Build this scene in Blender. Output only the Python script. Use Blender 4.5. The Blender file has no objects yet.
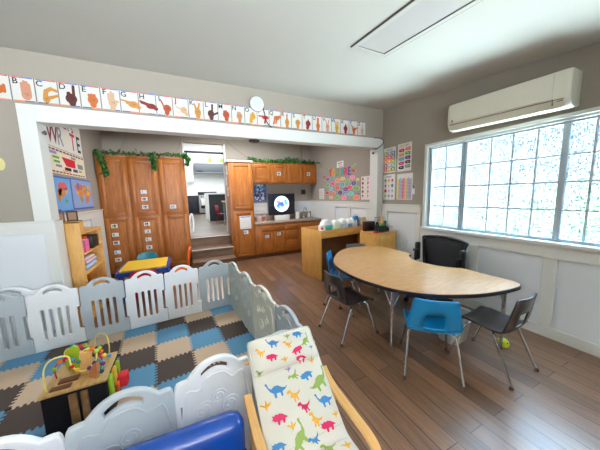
import bpy, bmesh, math, random
from mathutils import Matrix, Vector, Euler
R_ = random.Random(7)
PI = math.pi
scene = bpy.context.scene
COL = scene.collection

# ------------------------------------------------------------------ materials
def lin(c):
    c = c / 255.0
    return c / 12.92 if c <= 0.04045 else ((c + 0.055) / 1.055) ** 2.4
def rgb(r, g, b): return (lin(r), lin(g), lin(b), 1.0)
MATS = {}
def mat(name, col=(200, 200, 200), rough=0.5, metal=0.0, spec=0.5, bump=0.0, bscale=60.0, var=0.0, vscale=4.0, coat=0.0):
    if name in MATS: return MATS[name]
    m = bpy.data.materials.new(name); m.use_nodes = True
    nt = m.node_tree; p = nt.nodes['Principled BSDF']
    p.inputs['Base Color'].default_value = rgb(*col)
    p.inputs['Roughness'].default_value = rough
    p.inputs['Metallic'].default_value = metal
    p.inputs['Specular IOR Level'].default_value = spec
    p.inputs['Coat Weight'].default_value = coat
    tc = nt.nodes.new('ShaderNodeTexCoord')
    if var > 0:
        n = nt.nodes.new('ShaderNodeTexNoise'); n.inputs['Scale'].default_value = vscale; n.inputs['Detail'].default_value = 4
        nt.links.new(tc.outputs['Object'], n.inputs['Vector'])
        r = nt.nodes.new('ShaderNodeValToRGB')
        a = rgb(*[max(0, c * (1 - var)) for c in col]); b = rgb(*[min(255, c * (1 + var)) for c in col])
        r.color_ramp.elements[0].position = 0.3; r.color_ramp.elements[1].position = 0.7
        r.color_ramp.elements[0].color = a; r.color_ramp.elements[1].color = b
        nt.links.new(n.outputs['Fac'], r.inputs['Fac']); nt.links.new(r.outputs['Color'], p.inputs['Base Color'])
    if bump > 0:
        n = nt.nodes.new('ShaderNodeTexNoise'); n.inputs['Scale'].default_value = bscale
        nt.links.new(tc.outputs['Object'], n.inputs['Vector'])
        bp = nt.nodes.new('ShaderNodeBump'); bp.inputs['Strength'].default_value = bump; bp.inputs['Distance'].default_value = 0.01
        nt.links.new(n.outputs['Fac'], bp.inputs['Height']); nt.links.new(bp.outputs['Normal'], p.inputs['Normal'])
    MATS[name] = m
    return m
def wood(name, c1, c2, stretch=(14, 14, 1.2), scale=3.0, rough=0.45, spec=0.5):
    if name in MATS: return MATS[name]
    m = bpy.data.materials.new(name); m.use_nodes = True
    nt = m.node_tree; p = nt.nodes['Principled BSDF']
    tc = nt.nodes.new('ShaderNodeTexCoord'); mp = nt.nodes.new('ShaderNodeMapping'); mp.inputs['Scale'].default_value = stretch
    nt.links.new(tc.outputs['Object'], mp.inputs['Vector'])
    n = nt.nodes.new('ShaderNodeTexNoise'); n.inputs['Scale'].default_value = scale; n.inputs['Detail'].default_value = 6; n.inputs['Roughness'].default_value = 0.65; n.inputs['Distortion'].default_value = 0.6
    nt.links.new(mp.outputs['Vector'], n.inputs['Vector'])
    r = nt.nodes.new('ShaderNodeValToRGB'); r.color_ramp.elements[0].position = 0.32; r.color_ramp.elements[1].position = 0.68
    r.color_ramp.elements[0].color = rgb(*c1); r.color_ramp.elements[1].color = rgb(*c2)
    nt.links.new(n.outputs['Fac'], r.inputs['Fac']); nt.links.new(r.outputs['Color'], p.inputs['Base Color'])
    p.inputs['Roughness'].default_value = rough; p.inputs['Specular IOR Level'].default_value = spec
    MATS[name] = m
    return m
def plank_floor(name, c1, c2, cm, rough=0.23, rot=PI / 2, L=1.05, W=0.128):
    m = bpy.data.materials.new(name); m.use_nodes = True
    nt = m.node_tree; p = nt.nodes['Principled BSDF']; N = nt.nodes.new; K = nt.links.new
    tc = N('ShaderNodeTexCoord'); mp = N('ShaderNodeMapping'); mp.inputs['Rotation'].default_value = (0, 0, rot); mp.inputs['Location'].default_value = (0.37, 0.043, 0)
    K(tc.outputs['Object'], mp.inputs['Vector'])
    b = N('ShaderNodeTexBrick'); b.offset = 0.37; b.offset_frequency = 2; b.squash = 1.0
    b.inputs['Scale'].default_value = 1.0; b.inputs['Brick Width'].default_value = L; b.inputs['Row Height'].default_value = W
    b.inputs['Mortar Size'].default_value = 0.0024; b.inputs['Mortar Smooth'].default_value = 0.1
    b.inputs['Color1'].default_value = rgb(*c1); b.inputs['Color2'].default_value = rgb(*c2); b.inputs['Mortar'].default_value = rgb(*cm)
    K(mp.outputs['Vector'], b.inputs['Vector'])
    mp2 = N('ShaderNodeMapping'); mp2.inputs['Rotation'].default_value = (0, 0, rot); mp2.inputs['Scale'].default_value = (26, 1.6, 1) if rot else (1.6, 26, 1)
    K(tc.outputs['Object'], mp2.inputs['Vector'])
    n = N('ShaderNodeTexNoise'); n.inputs['Scale'].default_value = 2.2; n.inputs['Detail'].default_value = 7; n.inputs['Roughness'].default_value = 0.7; n.inputs['Distortion'].default_value = 0.8
    K(mp2.outputs['Vector'], n.inputs['Vector'])
    r = N('ShaderNodeValToRGB'); r.color_ramp.elements[0].position = 0.3; r.color_ramp.elements[1].position = 0.72
    r.color_ramp.elements[0].color = (0.5, 0.48, 0.46, 1); r.color_ramp.elements[1].color = (1.3, 1.28, 1.25, 1)
    K(n.outputs['Fac'], r.inputs['Fac'])
    mx = N('ShaderNodeMix'); mx.data_type = 'RGBA'; mx.blend_type = 'MULTIPLY'; mx.inputs['Factor'].default_value = 0.85
    K(b.outputs['Color'], mx.inputs['A']); K(r.outputs['Color'], mx.inputs['B']); K(mx.outputs['Result'], p.inputs['Base Color'])
    p.inputs['Roughness'].default_value = rough + 0.1; p.inputs['Coat Weight'].default_value = 0.38; p.inputs['Coat Roughness'].default_value = 0.27
    bp = N('ShaderNodeBump'); bp.inputs['Strength'].default_value = 0.25; bp.inputs['Distance'].default_value = 0.002; bp.invert = True
    K(b.outputs['Fac'], bp.inputs['Height']); K(bp.outputs['Normal'], p.inputs['Normal'])
    MATS[name] = m
    return m
def emis(name, col, s):
    m = bpy.data.materials.new(name); m.use_nodes = True
    p = m.node_tree.nodes['Principled BSDF']; p.inputs['Base Color'].default_value = rgb(*col)
    p.inputs['Emission Color'].default_value = rgb(*col); p.inputs['Emission Strength'].default_value = s
    MATS[name] = m; return m

WALL = mat('greige_paint', (156, 149, 138), 0.85, bump=0.05, bscale=180)
CEIL = mat('ceiling_paint', (186, 185, 178), 0.9, bump=0.05, bscale=120)
WHITE = mat('white_trim_paint', (214, 217, 214), 0.45)
WHITE2 = mat('white_panel_paint', (218, 224, 230), 0.5)
FLOOR = plank_floor('walnut_plank_floor', (146, 110, 84), (108, 80, 59), (30, 22, 17))
KFLOOR = plank_floor('grey_plank_floor', (136, 122, 108), (112, 100, 90), (80, 72, 64), rot=0, L=1.2, W=0.16)
STEPW = wood('step_wood', (92, 70, 54), (134, 106, 84), (1.2, 14, 14), 3)
OAK = wood('honey_oak', (140, 76, 22), (184, 113, 39), (16, 16, 1.3), 2.6, 0.42)
OAKD = wood('honey_oak_cross', (136, 72, 20), (180, 108, 36), (1.3, 16, 16), 2.6, 0.42)
TAN = wood('maple_laminate', (204, 146, 66), (230, 178, 96), (3, 3, 14), 2.2, 0.45)
TAN2 = wood('maple_laminate_upright', (204, 148, 72), (230, 180, 102), (14, 14, 1.6), 2.2, 0.45)
TABLE = wood('table_laminate', (182, 128, 72), (214, 164, 104), (3, 14, 14), 2.4, 0.28, 0.7)
BENT = wood('bent_birch', (214, 160, 92), (232, 186, 120), (14, 2, 2), 2.5, 0.4)
DARKBACK = wood('dark_brown_board', (104, 66, 38), (124, 82, 50), (14, 14, 2), 2.5, 0.6)  # dark brown board for the desk back and cabinet toe kicks
BLACK = mat('black_plastic', (24, 24, 27), 0.45)
BLACKE = mat('black_edge_band', (36, 38, 46), 0.4)
MESHB = mat('black_mesh_fabric', (30, 31, 36), 0.8, bump=0.3, bscale=400)
CHROME = mat('chrome_tube', (225, 225, 228), 0.18, 1.0)
GLIDE = mat('brown_glide', (96, 74, 56), 0.5)
BROWNC = mat('dark_brown_shell', (42, 34, 32), 0.36, coat=0.3)
GREYC = mat('charcoal_shell', (48, 43, 42), 0.3, coat=0.3)
GREYC2 = mat('grey_shell', (112, 108, 108), 0.4)
TURQ = mat('turquoise_shell', (10, 142, 208), 0.35, coat=0.2)
PWHITE = mat('pen_white_plastic', (240, 244, 248), 0.38, bump=0.03, bscale=60)
PGREY = mat('pen_grey_plastic', (186, 196, 202), 0.42, bump=0.03, bscale=60)
PGREEN = mat('pen_pale_grey_plastic', (196, 204, 200), 0.42, bump=0.03, bscale=60)
PCREAM = mat('pen_offwhite_plastic', (226, 226, 212), 0.42, bump=0.03, bscale=60)
FBLUE = mat('foam_blue', (92, 148, 184), 0.85, bump=0.25, bscale=300)
FTAN = mat('foam_tan', (202, 178, 152), 0.85, bump=0.25, bscale=300)
FBROWN = mat('foam_brown', (78, 66, 60), 0.85, bump=0.25, bscale=300)
BLUEP = mat('glossy_blue_plastic', (6, 72, 168), 0.24, coat=0.4)
ACW = mat('ac_white', (224, 222, 206), 0.4)
ACD = mat('ac_dark', (120, 118, 108), 0.5)
PAPER = mat('paper_white', (222, 222, 219), 0.7)
INK = mat('ink_black', (24, 24, 28), 0.7)
LEAF = mat('ivy_leaf', (44, 92, 34), 0.6, var=0.35, vscale=30)
LEAF2 = mat('garland_leaf', (92, 122, 44), 0.6, var=0.3, vscale=30)
GRANITE = mat('granite', (150, 130, 112), 0.25, var=0.35, vscale=70)
STEEL = mat('brushed_steel', (178, 180, 182), 0.35, 0.85)
NAVY = mat('navy_paint', (16, 22, 36), 0.5)
KWHITE = mat('kitchen_white', (240, 244, 244), 0.5)
GREYM = mat('grey_metal', (130, 134, 134), 0.45, 0.4)
CUSH = mat('cream_cotton', (224, 220, 209), 0.9, bump=0.12, bscale=250)
def flat(name, r, g, b, rough=0.6): return mat(name, (r, g, b), rough)
RED = flat('paint_red', 214, 30, 48); ORANGE = flat('paint_orange', 238, 112, 34); YELLOW = flat('paint_yellow', 240, 190, 48)
GREEN = flat('paint_green', 96, 168, 60); LIME = flat('paint_lime', 160, 196, 40); TEALC = flat('paint_teal', 30, 160, 160)
SKYB = flat('paint_sky', 88, 176, 220); BLUEC = flat('paint_blue', 44, 96, 190); NAVYC = flat('paint_navy', 34, 50, 120)
PURPLE = flat('paint_purple', 110, 52, 146); PINK = flat('paint_pink', 238, 110, 160); MAGENTA = flat('paint_magenta', 222, 26, 110)
GOLD = flat('paint_gold', 238, 168, 44); BROWN = flat('paint_brown', 110, 66, 40); AQUA = flat('paint_aqua', 70, 200, 190)
GREYP = flat('paint_grey', 140, 140, 146); LILAC = flat('paint_lilac', 150, 140, 200); CREAM = flat('paint_cream', 238, 222, 180)
DRED = flat('paint_dark_red', 130, 28, 36); MAROON = flat('paint_maroon', 66, 22, 28); PALEB = flat('paint_pale_blue', 196, 222, 240)
OLIVE = flat('print_olive', 150, 176, 84); DBLUE = flat('print_blue', 60, 136, 200); DPINK = flat('print_pink', 222, 30, 98); DGOLD = flat('print_gold', 240, 178, 50)

TABLE.node_tree.nodes['Principled BSDF'].inputs['Coat Weight'].default_value = 0.7; TABLE.node_tree.nodes['Principled BSDF'].inputs['Coat Roughness'].default_value = 0.30
# ------------------------------------------------------------------ shape builder
TEXTCACHE = {}
def text_mesh(s):
    if s not in TEXTCACHE:
        cu = bpy.data.curves.new('lettering', 'FONT'); cu.body = s; cu.size = 1.0; cu.align_x = 'CENTER'; cu.align_y = 'CENTER'; cu.resolution_u = 3; cu.offset = 0.015
        o = bpy.data.objects.new('lettering', cu); COL.objects.link(o)
        dg = bpy.context.evaluated_depsgraph_get()
        me = bpy.data.meshes.new_from_object(o.evaluated_get(dg))
        TEXTCACHE[s] = ([tuple(v.co) for v in me.vertices], [tuple(p.vertices) for p in me.polygons])
        bpy.data.objects.remove(o); bpy.data.curves.remove(cu); bpy.data.meshes.remove(me)
    return TEXTCACHE[s]
class B:
    def __init__(s, m=None):
        s.bm = bmesh.new(); s.mats = []; s.cur = 0; s.M = Matrix()
        if m: s.use(m)
    def use(s, m):
        if m not in s.mats: s.mats.append(m)
        s.cur = s.mats.index(m); return s
    def at(s, M): s.M = M; return s
    def v(s, co): return s.bm.verts.new(s.M @ Vector(co))
    def f(s, vs):
        try: fc = s.bm.faces.new(vs)
        except ValueError: return None
        fc.material_index = s.cur; return fc
    def box(s, x0, x1, y0, y1, z0, z1, bev=0.0, seg=2):
        vs = [s.v((x, y, z)) for x in (x0, x1) for y in (y0, y1) for z in (z0, z1)]
        fs = [s.f([vs[i] for i in q]) for q in ((0, 1, 3, 2), (4, 6, 7, 5), (0, 4, 5, 1), (2, 3, 7, 6), (0, 2, 6, 4), (1, 5, 7, 3))]
        if bev > 0:
            es = list({e for f_ in fs for e in f_.edges})
            r = bmesh.ops.bevel(s.bm, geom=es, offset=bev, segments=seg, affect='EDGES', profile=0.5)
            for f_ in r['faces']: f_.material_index = s.cur
        return s
    def grid(s, rows, closed=False, cap=False):
        vr = [[s.v(p) for p in r] for r in rows]
        n = len(vr[0])
        for a, b in zip(vr[:-1], vr[1:]):
            for i in range(n if closed else n - 1):
                s.f([a[i], a[(i + 1) % n], b[(i + 1) % n], b[i]])
        if cap:
            s.f(vr[0][::-1]); s.f(vr[-1])
        return s
    def tube(s, pts, r, seg=8, closed=False, r2=None, flatx=None):
        P = [Vector(p) for p in pts]; n = len(P); rows = []
        up = Vector((0, 0, 1)); prev = None
        for i, p in enumerate(P):
            if closed: t = (P[(i + 1) % n] - P[i - 1])
            else: t = P[min(i + 1, n - 1)] - P[max(i - 1, 0)]
            if t.length < 1e-9: t = Vector((0, 0, 1))
            t.normalize()
            if prev is None:
                a = t.orthogonal().normalized()
            else:
                a = prev - t * prev.dot(t)
                a = a.normalized() if a.length > 1e-6 else t.orthogonal().normalized()
            prev = a; b = t.cross(a)
            rr = r if r2 is None else r + (r2 - r) * i / max(1, n - 1)
            rows.append([p + a * math.cos(2 * PI * k / seg) * rr + b * math.sin(2 * PI * k / seg) * rr for k in range(seg)])
        if closed: rows.append(rows[0]); return s.grid(rows, True, False)
        return s.grid(rows, True, True)
    def cyl(s, p0, p1, r, r2=None, seg=16): return s.tube([p0, p1], r, seg, r2=r2)
    def lathe(s, prof, c=(0, 0, 0), seg=20):
        rows = [[(c[0] + max(r, 1e-4) * math.cos(2 * PI * k / seg), c[1] + max(r, 1e-4) * math.sin(2 * PI * k / seg), c[2] + z) for k in range(seg)] for r, z in prof]
        return s.grid(rows, True, True)
    def ball(s, c, rx, ry=None, rz=None, seg=12):
        ry = ry or rx; rz = rz or rx
        rows = []
        for i in range(seg // 2 + 1):
            a = -PI / 2 + PI * i / (seg // 2)
            rows.append([(c[0] + rx * max(math.cos(a), 1e-3) * math.cos(2 * PI * k / seg), c[1] + ry * max(math.cos(a), 1e-3) * math.sin(2 * PI * k / seg), c[2] + rz * math.sin(a)) for k in range(seg)])
        return s.grid(rows, True, True)
    def prism(s, poly, z0, z1):      # poly in local xy, extruded along local z
        a = [s.v((x, y, z0)) for x, y in poly]; b = [s.v((x, y, z1)) for x, y in poly]
        n = len(poly)
        s.f(a[::-1]); s.f(b)
        for i in range(n): s.f([a[i], a[(i + 1) % n], b[(i + 1) % n], b[i]])
        return s
    # flat print, in the local xy plane of M, lifted by z
    def poly(s, pts, z=0.0):
        return s.f([s.v((x, y, z)) for x, y in pts])
    def rect(s, x0, x1, y0, y1, z=0.0): return s.poly([(x0, y0), (x1, y0), (x1, y1), (x0, y1)], z)
    def disc(s, cx, cy, rx, ry=None, z=0.0, n=18, rot=0.0):
        ry = ry or rx
        return s.poly([(cx + rx * math.cos(2 * PI * k / n) * math.cos(rot) - ry * math.sin(2 * PI * k / n) * math.sin(rot), cy + rx * math.cos(2 * PI * k / n) * math.sin(rot) + ry * math.sin(2 * PI * k / n) * math.cos(rot)) for k in range(n)], z)
    def cap(s, x0, y0, x1, y1, w, z=0.0):
        a = math.atan2(y1 - y0, x1 - x0); pts = []
        for k in range(7): t = a - PI / 2 + PI * k / 6; pts.append((x1 + w * math.cos(t), y1 + w * math.sin(t)))
        for k in range(7): t = a + PI / 2 + PI * k / 6; pts.append((x0 + w * math.cos(t), y0 + w * math.sin(t)))
        return s.poly(pts, z)
    def text(s, t, cx, cy, size, z=0.0, sx=1.0):
        vs, ps = text_mesh(t)
        vv = [s.v((cx + x * size * sx, cy + y * size, z)) for x, y, _ in vs]
        for p in ps: s.f([vv[i] for i in p])
        return s
    def obj(s, name, parent=None, smooth=40, loc=None, fix=True):
        if fix: bmesh.ops.recalc_face_normals(s.bm, faces=s.bm.faces)
        me = bpy.data.meshes.new(name); s.bm.to_mesh(me); s.bm.free()
        for m in s.mats: me.materials.append(m)
        if smooth:
            me.polygons.foreach_set('use_smooth', [True] * len(me.polygons)); me.set_sharp_from_angle(angle=math.radians(smooth))
        o = bpy.data.objects.new(name, me); COL.objects.link(o)
        if parent: o.parent = parent
        if loc: o.location = loc
        return o
def tag(o, label, cat, group=None, kind=None):
    o['label'] = label; o['category'] = cat
    if group: o['group'] = group
    if kind: o['kind'] = kind
    return o
def thing(name, label, cat, loc=(0, 0, 0), rz=0.0, group=None):
    o = bpy.data.objects.new(name, None); o.empty_display_size = 0.05; COL.objects.link(o)
    o.location = loc; o.rotation_euler = (0, 0, rz)
    return tag(o, label, cat, group)
def struct(b, name, label=None):
    o = b.obj(name, smooth=0) if isinstance(b, B) else b
    o['kind'] = 'structure'
    return o
def dup(root, label, loc, rz=0.0, scale=None):
    c = root.copy(); COL.objects.link(c); c['label'] = label; c.location = loc; c.rotation_euler = (0, 0, rz)
    if scale: c.scale = (scale,) * 3
    for ch in list(root.children):
        d = ch.copy(); COL.objects.link(d); d.parent = c
        for g in list(ch.children):
            e = g.copy(); COL.objects.link(e); e.parent = d
    return c
def recolour(root, old, new):
    for ch in [root] + list(root.children_recursive):
        if ch.type == 'MESH' and old in list(ch.data.materials):
            me = ch.data.copy(); ch.data = me
            for i, m in enumerate(me.materials):
                if m == old: me.materials[i] = new
# frames for flat prints on walls: local x right, y up, z out of the wall
def on_back(x, y, z): return Matrix(((1, 0, 0, x), (0, 0, -1, y), (0, 1, 0, z), (0, 0, 0, 1)))        # faces -y
def on_right(x, y, z): return Matrix(((0, 0, -1, x), (-1, 0, 0, y), (0, 1, 0, z), (0, 0, 0, 1)))       # faces -x
def on_left(x, y, z): return Matrix(((0, 0, 1, x), (1, 0, 0, y), (0, 1, 0, z), (0, 0, 0, 1)))          # faces +x
def shape2d(loops, th, bev, name, m, parent=None, M=None):
    cu = bpy.data.curves.new(name, 'CURVE'); cu.dimensions = '2D'; cu.fill_mode = 'BOTH'; cu.extrude = th / 2 - bev; cu.bevel_depth = bev; cu.bevel_resolution = 2; cu.offset = -bev
    for lp in loops:
        sp = cu.splines.new('POLY'); sp.points.add(len(lp) - 1); sp.use_cyclic_u = True
        for p, (x, y) in zip(sp.points, lp): p.co = (x, y, 0, 1)
    o = bpy.data.objects.new(name, cu); COL.objects.link(o)
    dg = bpy.context.evaluated_depsgraph_get()
    me = bpy.data.meshes.new_from_object(o.evaluated_get(dg)); bpy.data.objects.remove(o); bpy.data.curves.remove(cu)
    if M: me.transform(M)
    me.materials.clear(); me.materials.append(m)
    me.polygons.foreach_set('material_index', [0] * len(me.polygons))
    me.polygons.foreach_set('use_smooth', [True] * len(me.polygons)); me.set_sharp_from_angle(angle=math.radians(35))
    o = bpy.data.objects.new(name, me); COL.objects.link(o)
    if parent: o.parent = parent
    return o
def rrect(x0, x1, y0, y1, r, n=4):
    pts = []
    for cx, cy, a in ((x1 - r, y0 + r, -PI / 2), (x1 - r, y1 - r, 0), (x0 + r, y1 - r, PI / 2), (x0 + r, y0 + r, PI)):
        for k in range(n + 1): pts.append((cx + r * math.cos(a + PI / 2 * k / n), cy + r * math.sin(a + PI / 2 * k / n)))
    return pts
def smooth_pts(pts, n=6, closed=False):
    P = [Vector(p) for p in pts]; out = []; N = len(P)
    rng = range(N if closed else N - 1)
    for i in rng:
        p0 = P[i - 1] if (closed or i > 0) else P[0]; p1 = P[i]; p2 = P[(i + 1) % N]; p3 = P[(i + 2) % N] if (closed or i + 2 < N) else P[-1]
        for k in range(n):
            t = k / n
            out.append(0.5 * ((2 * p1) + (p2 - p0) * t + (2 * p0 - 5 * p1 + 4 * p2 - p3) * t * t + (3 * p1 - p0 - 3 * p2 + p3) * t ** 3))
    if not closed: out.append(P[-1])
    return out

# ------------------------------------------------------------------ camera
f_px = 240.4354
Fv = Vector((0.4207593, 0.89839061, -0.12592027)); Rv = Vector((0.90400098, -0.42682579, -0.0245351)); Uv = Vector((0.07578812, 0.10350868, 0.99173692))
cam = bpy.data.cameras.new('camera'); cam.sensor_width = 36; cam.sensor_fit = 'HORIZONTAL'; cam.lens = f_px / 600 * 36; cam.clip_start = 0.02
co = bpy.data.objects.new('camera', cam); COL.objects.link(co)
co.matrix_world = Matrix(((Rv.x, Uv.x, -Fv.x, 0), (Rv.y, Uv.y, -Fv.y, 0), (Rv.z, Uv.z, -Fv.z, 1.5), (0, 0, 0, 1)))
scene.camera = co
def in_view(p, m=8):
    d = Vector(p) - Vector((0, 0, 1.5)); z = d.dot(Fv)
    if z < 0.05: return False
    u = 300 + f_px * d.dot(Rv) / z; v = 225 - f_px * d.dot(Uv) / z
    return -m < u < 600 + m and -m < v < 450 + m

# ------------------------------------------------------------------ room shell
RX, D, XA, YA = 3.235, 3.36, -1.42, 6.1
def zc(y): return 2.93 - 0.09 * (D - y)
b = B(FLOOR).box(-3.42, RX + 0.12, -2.62, 5.75, -0.1, 0.0); struct(b, 'floor')
b = B(CEIL)
rows = [[(-3.42, -2.62, zc(-2.62)), (RX + 0.12, -2.62, zc(-2.62))], [(-3.42, D, zc(D)), (RX + 0.12, D, zc(D))]]
b.grid(rows); b.grid([[(x, y, z + 0.12) for x, y, z in r] for r in rows]); struct(b, 'ceiling')
b = B(CEIL).box(XA - 0.12, RX + 0.12, D, YA + 0.12, 2.95, 3.07); struct(b, 'ceiling_alcove')
# back wall with the wide opening
b = B(WALL)
b.box(-3.42, -1.30, D, D + 0.14, 0, 3.0); b.box(-1.30, RX, D, D + 0.14, 2.30, 3.0); b.box(3.11, RX, D, D + 0.14, 0, 2.30)
struct(b, 'wall_back')
# right wall with the wide window, runs on into the alcove
WY0, WY1, WZ0, WZ1 = 0.45, 2.47, 0.965, 2.145
b = B(WALL)
b.box(RX, RX + 0.12, -2.62, WY0, 0, 3.05); b.box(RX, RX + 0.12, WY1, YA + 0.12, 0, 3.05)
b.box(RX, RX + 0.12, WY0, WY1, 0, WZ0); b.box(RX, RX + 0.12, WY0, WY1, WZ1, 3.05)
struct(b, 'wall_right')
b = B(WALL).box(XA - 0.12, XA, D + 0.14, YA + 0.12, 0, 3.0); struct(b, 'wall_alcove_left')
DX0, DX1, DZ0, DZ1 = 0.015, 0.925, 0.6, 2.72
b = B(WALL)
b.box(XA, DX0, YA, YA + 0.12, 0, 3.0); b.box(DX1, RX, YA, YA + 0.12, 0, 3.0); b.box(DX0, DX1, YA, YA + 0.12, DZ1, 3.0); b.box(DX0, DX1, YA, YA + 0.12, 0, DZ0 - 0.02)
struct(b, 'wall_alcove_back')
# closed walls beside and behind the camera, no windows
b = B(WALL)
b.box(-3.42, -3.3, -2.62, D, 0, 3.0)
struct(b, 'wall_left')
b = B(WALL)
b.box(-3.3, RX, -2.62, -2.5, 0, 2.7)
struct(b, 'wall_rear')

# casing of the opening
b = B(WHITE)
b.box(-1.405, -1.275, D - 0.022, D + 0.16, 1.29, 2.435, 0.004); b.box(-1.275, RX, D - 0.022, D + 0.16, 2.275, 2.435, 0.004)
b.box(3.10, RX, D - 0.022, D + 0.17, 0, 2.275, 0.004)
struct(b, 'trim_1')
def wainscot(name, M, u0, u1, ztop, panels, zr=None, bot=0.107, cap=True):
    # M maps local x along the wall, y up, z out of the wall
    b = B(WHITE2).at(M); b.box(u0, u1, 0.0, ztop, 0, 0.008)
    b.use(WHITE); b.box(u0, u1, 0.0, bot, 0.008, 0.033, 0.004)
    zr_ = ztop - 0.12 if zr is None else zr
    b.box(u0, u1, zr_, ztop, 0.008, 0.031, 0.004)
    if cap: b.box(u0, u1, ztop - 0.012, ztop + 0.012, 0.0, 0.042, 0.005)
    edges = [u0] + [e for p in panels for e in p] + [u1]
    for i in range(0, len(edges), 2):
        if edges[i + 1] - edges[i] > 0.004: b.box(edges[i], edges[i + 1], bot, zr_, 0.008, 0.031, 0.004)
    return struct(b, name)
wainscot('trim_2', on_back(0, D, 0), -3.3, -1.25, 1.285, [(-3.2, -2.36), (-2.27, -1.345)])
# end of the low wainscot wall in the opening
b = B(WHITE).box(-1.30, -1.25, D - 0.0, D + 0.16, 0, 1.285); struct(b, 'trim_3')
wainscot('trim_4', on_right(RX, 0, 0), -D + 0.02, -WY1 - 0.05, 1.285, [(-3.20, -2.605)])
wainscot('trim_5', on_right(RX, 0, 0), -WY1 - 0.05, -WY0 + 0.1, WZ0 - 0.03, [(-2.45, -1.805), (-1.69, -1.095), (-0.99, -0.40)], cap=False)
wainscot('trim_6', on_right(RX, 0, 0), -WY0 + 0.1, 2.5, 1.285, [(-0.29, 0.31), (0.41, 1.01), (1.11, 1.71), (1.81, 2.41)])
wainscot('trim_7', on_right(RX, 0, 0), -YA, -D - 0.16, 1.31, [(-4.85, -4.35), (-4.25, -3.75)])
wainscot('trim_8', on_left(XA, 0, 0), D + 0.16, 5.5, 1.31, [(3.6, 4.2), (4.3, 4.9)])
wainscot('trim_9', on_left(-3.3, 0, 0), -2.5, D, 0.78, [(-2.4, -1.5), (-1.4, -0.5), (-0.4, 0.5), (0.6, 1.5), (1.6, 2.5), (2.6, 3.3)])

# ------------------------------------------------------------------ window
GLASS = bpy.data.materials.new('rain_textured_glass'); GLASS.use_nodes = True
nt = GLASS.node_tree; N = nt.nodes.new; K = nt.links.new
nt.nodes.remove(nt.nodes['Principled BSDF']); out = nt.nodes['Material Output']
tc = N('ShaderNodeTexCoord'); mp = N('ShaderNodeMapping'); mp.inputs['Scale'].default_value = (1, 1, 0.8)
K(tc.outputs['Object'], mp.inputs['Vector'])
n1 = N('ShaderNodeTexNoise'); n1.inputs['Scale'].default_value = 70; n1.inputs['Detail'].default_value = 3; n1.inputs['Roughness'].default_value = 0.75
K(mp.outputs['Vector'], n1.inputs['Vector'])
r1 = N('ShaderNodeValToRGB'); r1.color_ramp.elements[0].position = 0.42; r1.color_ramp.elements[1].position = 0.53
r1.color_ramp.elements[0].color = (0.08, 0.115, 0.138, 1); r1.color_ramp.elements[1].color = (0.36, 0.37, 0.37, 1)
K(n1.outputs['Fac'], r1.inputs['Fac'])
tr = N('ShaderNodeBsdfTransparent'); K(r1.outputs['Color'], tr.inputs['Color'])
rf = N('ShaderNodeBsdfRefraction'); rf.inputs['IOR'].default_value = 1.12; rf.inputs['Roughness'].default_value = 0.25
gl = N('ShaderNodeBsdfGlossy'); gl.inputs['Roughness'].default_value = 0.08
bp = N('ShaderNodeBump'); bp.inputs['Strength'].default_value = 0.6; bp.inputs['Distance'].default_value = 0.004
K(n1.outputs['Fac'], bp.inputs['Height']); K(bp.outputs['Normal'], gl.inputs['Normal'])
tl = N('ShaderNodeBsdfTranslucent'); K(r1.outputs['Color'], tl.inputs['Color'])
m2 = N('ShaderNodeMixShader'); m2.inputs['Fac'].default_value = 0.04
K(tr.outputs['BSDF'], m2.inputs[1]); K(tl.outputs['BSDF'], m2.inputs[2])
mx = N('ShaderNodeMixShader'); mx.inputs['Fac'].default_value = 0.05
K(m2.outputs['Shader'], mx.inputs[1]); K(gl.outputs['BSDF'], mx.inputs[2]); K(mx.outputs['Shader'], out.inputs['Surface'])
VINYL = mat('window_vinyl', (168, 182, 194), 0.4)
MUNT = mat('muntin_blue_grey', (186, 200, 212), 0.5)
win = bpy.data.objects.new('window_1', None); COL.objects.link(win); win.location = (RX, 0, 0); win['kind'] = 'structure'
b = B(WHITE)      # casing on the wall face
b.box(-0.03, 0.0, WY0 - 0.02, WY1 + 0.02, WZ1 - 0.005, WZ1 + 0.03, 0.004); b.box(-0.03, 0.1, WY1 - 0.022, WY1 + 0.02, WZ0, WZ1, 0.004)
b.box(-0.03, 0.1, WY0 - 0.02, WY0 + 0.022, WZ0, WZ1, 0.004); b.box(-0.0, 0.1, WY0, WY1, WZ1 - 0.03, WZ1, 0.004)
b.obj('casing', win)
b = B(WHITE).box(-0.055, 0.1, WY0 - 0.04, WY1 + 0.03, WZ0 - 0.03, WZ0 + 0.012, 0.006); b.obj('sill', win)
b = B(VINYL)
ya, yb, za, zb = WY0 + 0.022, WY1 - 0.022, WZ0 + 0.012, WZ1 - 0.03
b.box(0.03, 0.075, ya, yb, za, za + 0.03, 0.004); b.box(0.03, 0.075, ya, yb, zb - 0.022, zb, 0.004)
for y0, y1 in ((ya, ya + 0.03), (yb - 0.045, yb), (1.925, 1.97), (1.02, 1.068)):
    b.box(0.025, 0.08, y0, y1, za, zb, 0.004)
b.box(0.012, 0.03, 1.965, 1.985, za, zb, 0.003); b.box(0.008, 0.028, 1.955, 1.975, 1.40, 1.52, 0.004)
b.obj('sash_frame', win)
panes = [(1.97, yb - 0.045, (2.205,), (1.81, 1.557, 1.287)), (1.068, 1.925, (1.665, 1.458, 1.252), (1.81, 1.557, 1.287)), (ya + 0.03, 1.02, (0.862, 0.67), (1.81, 1.557, 1.287))]
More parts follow.
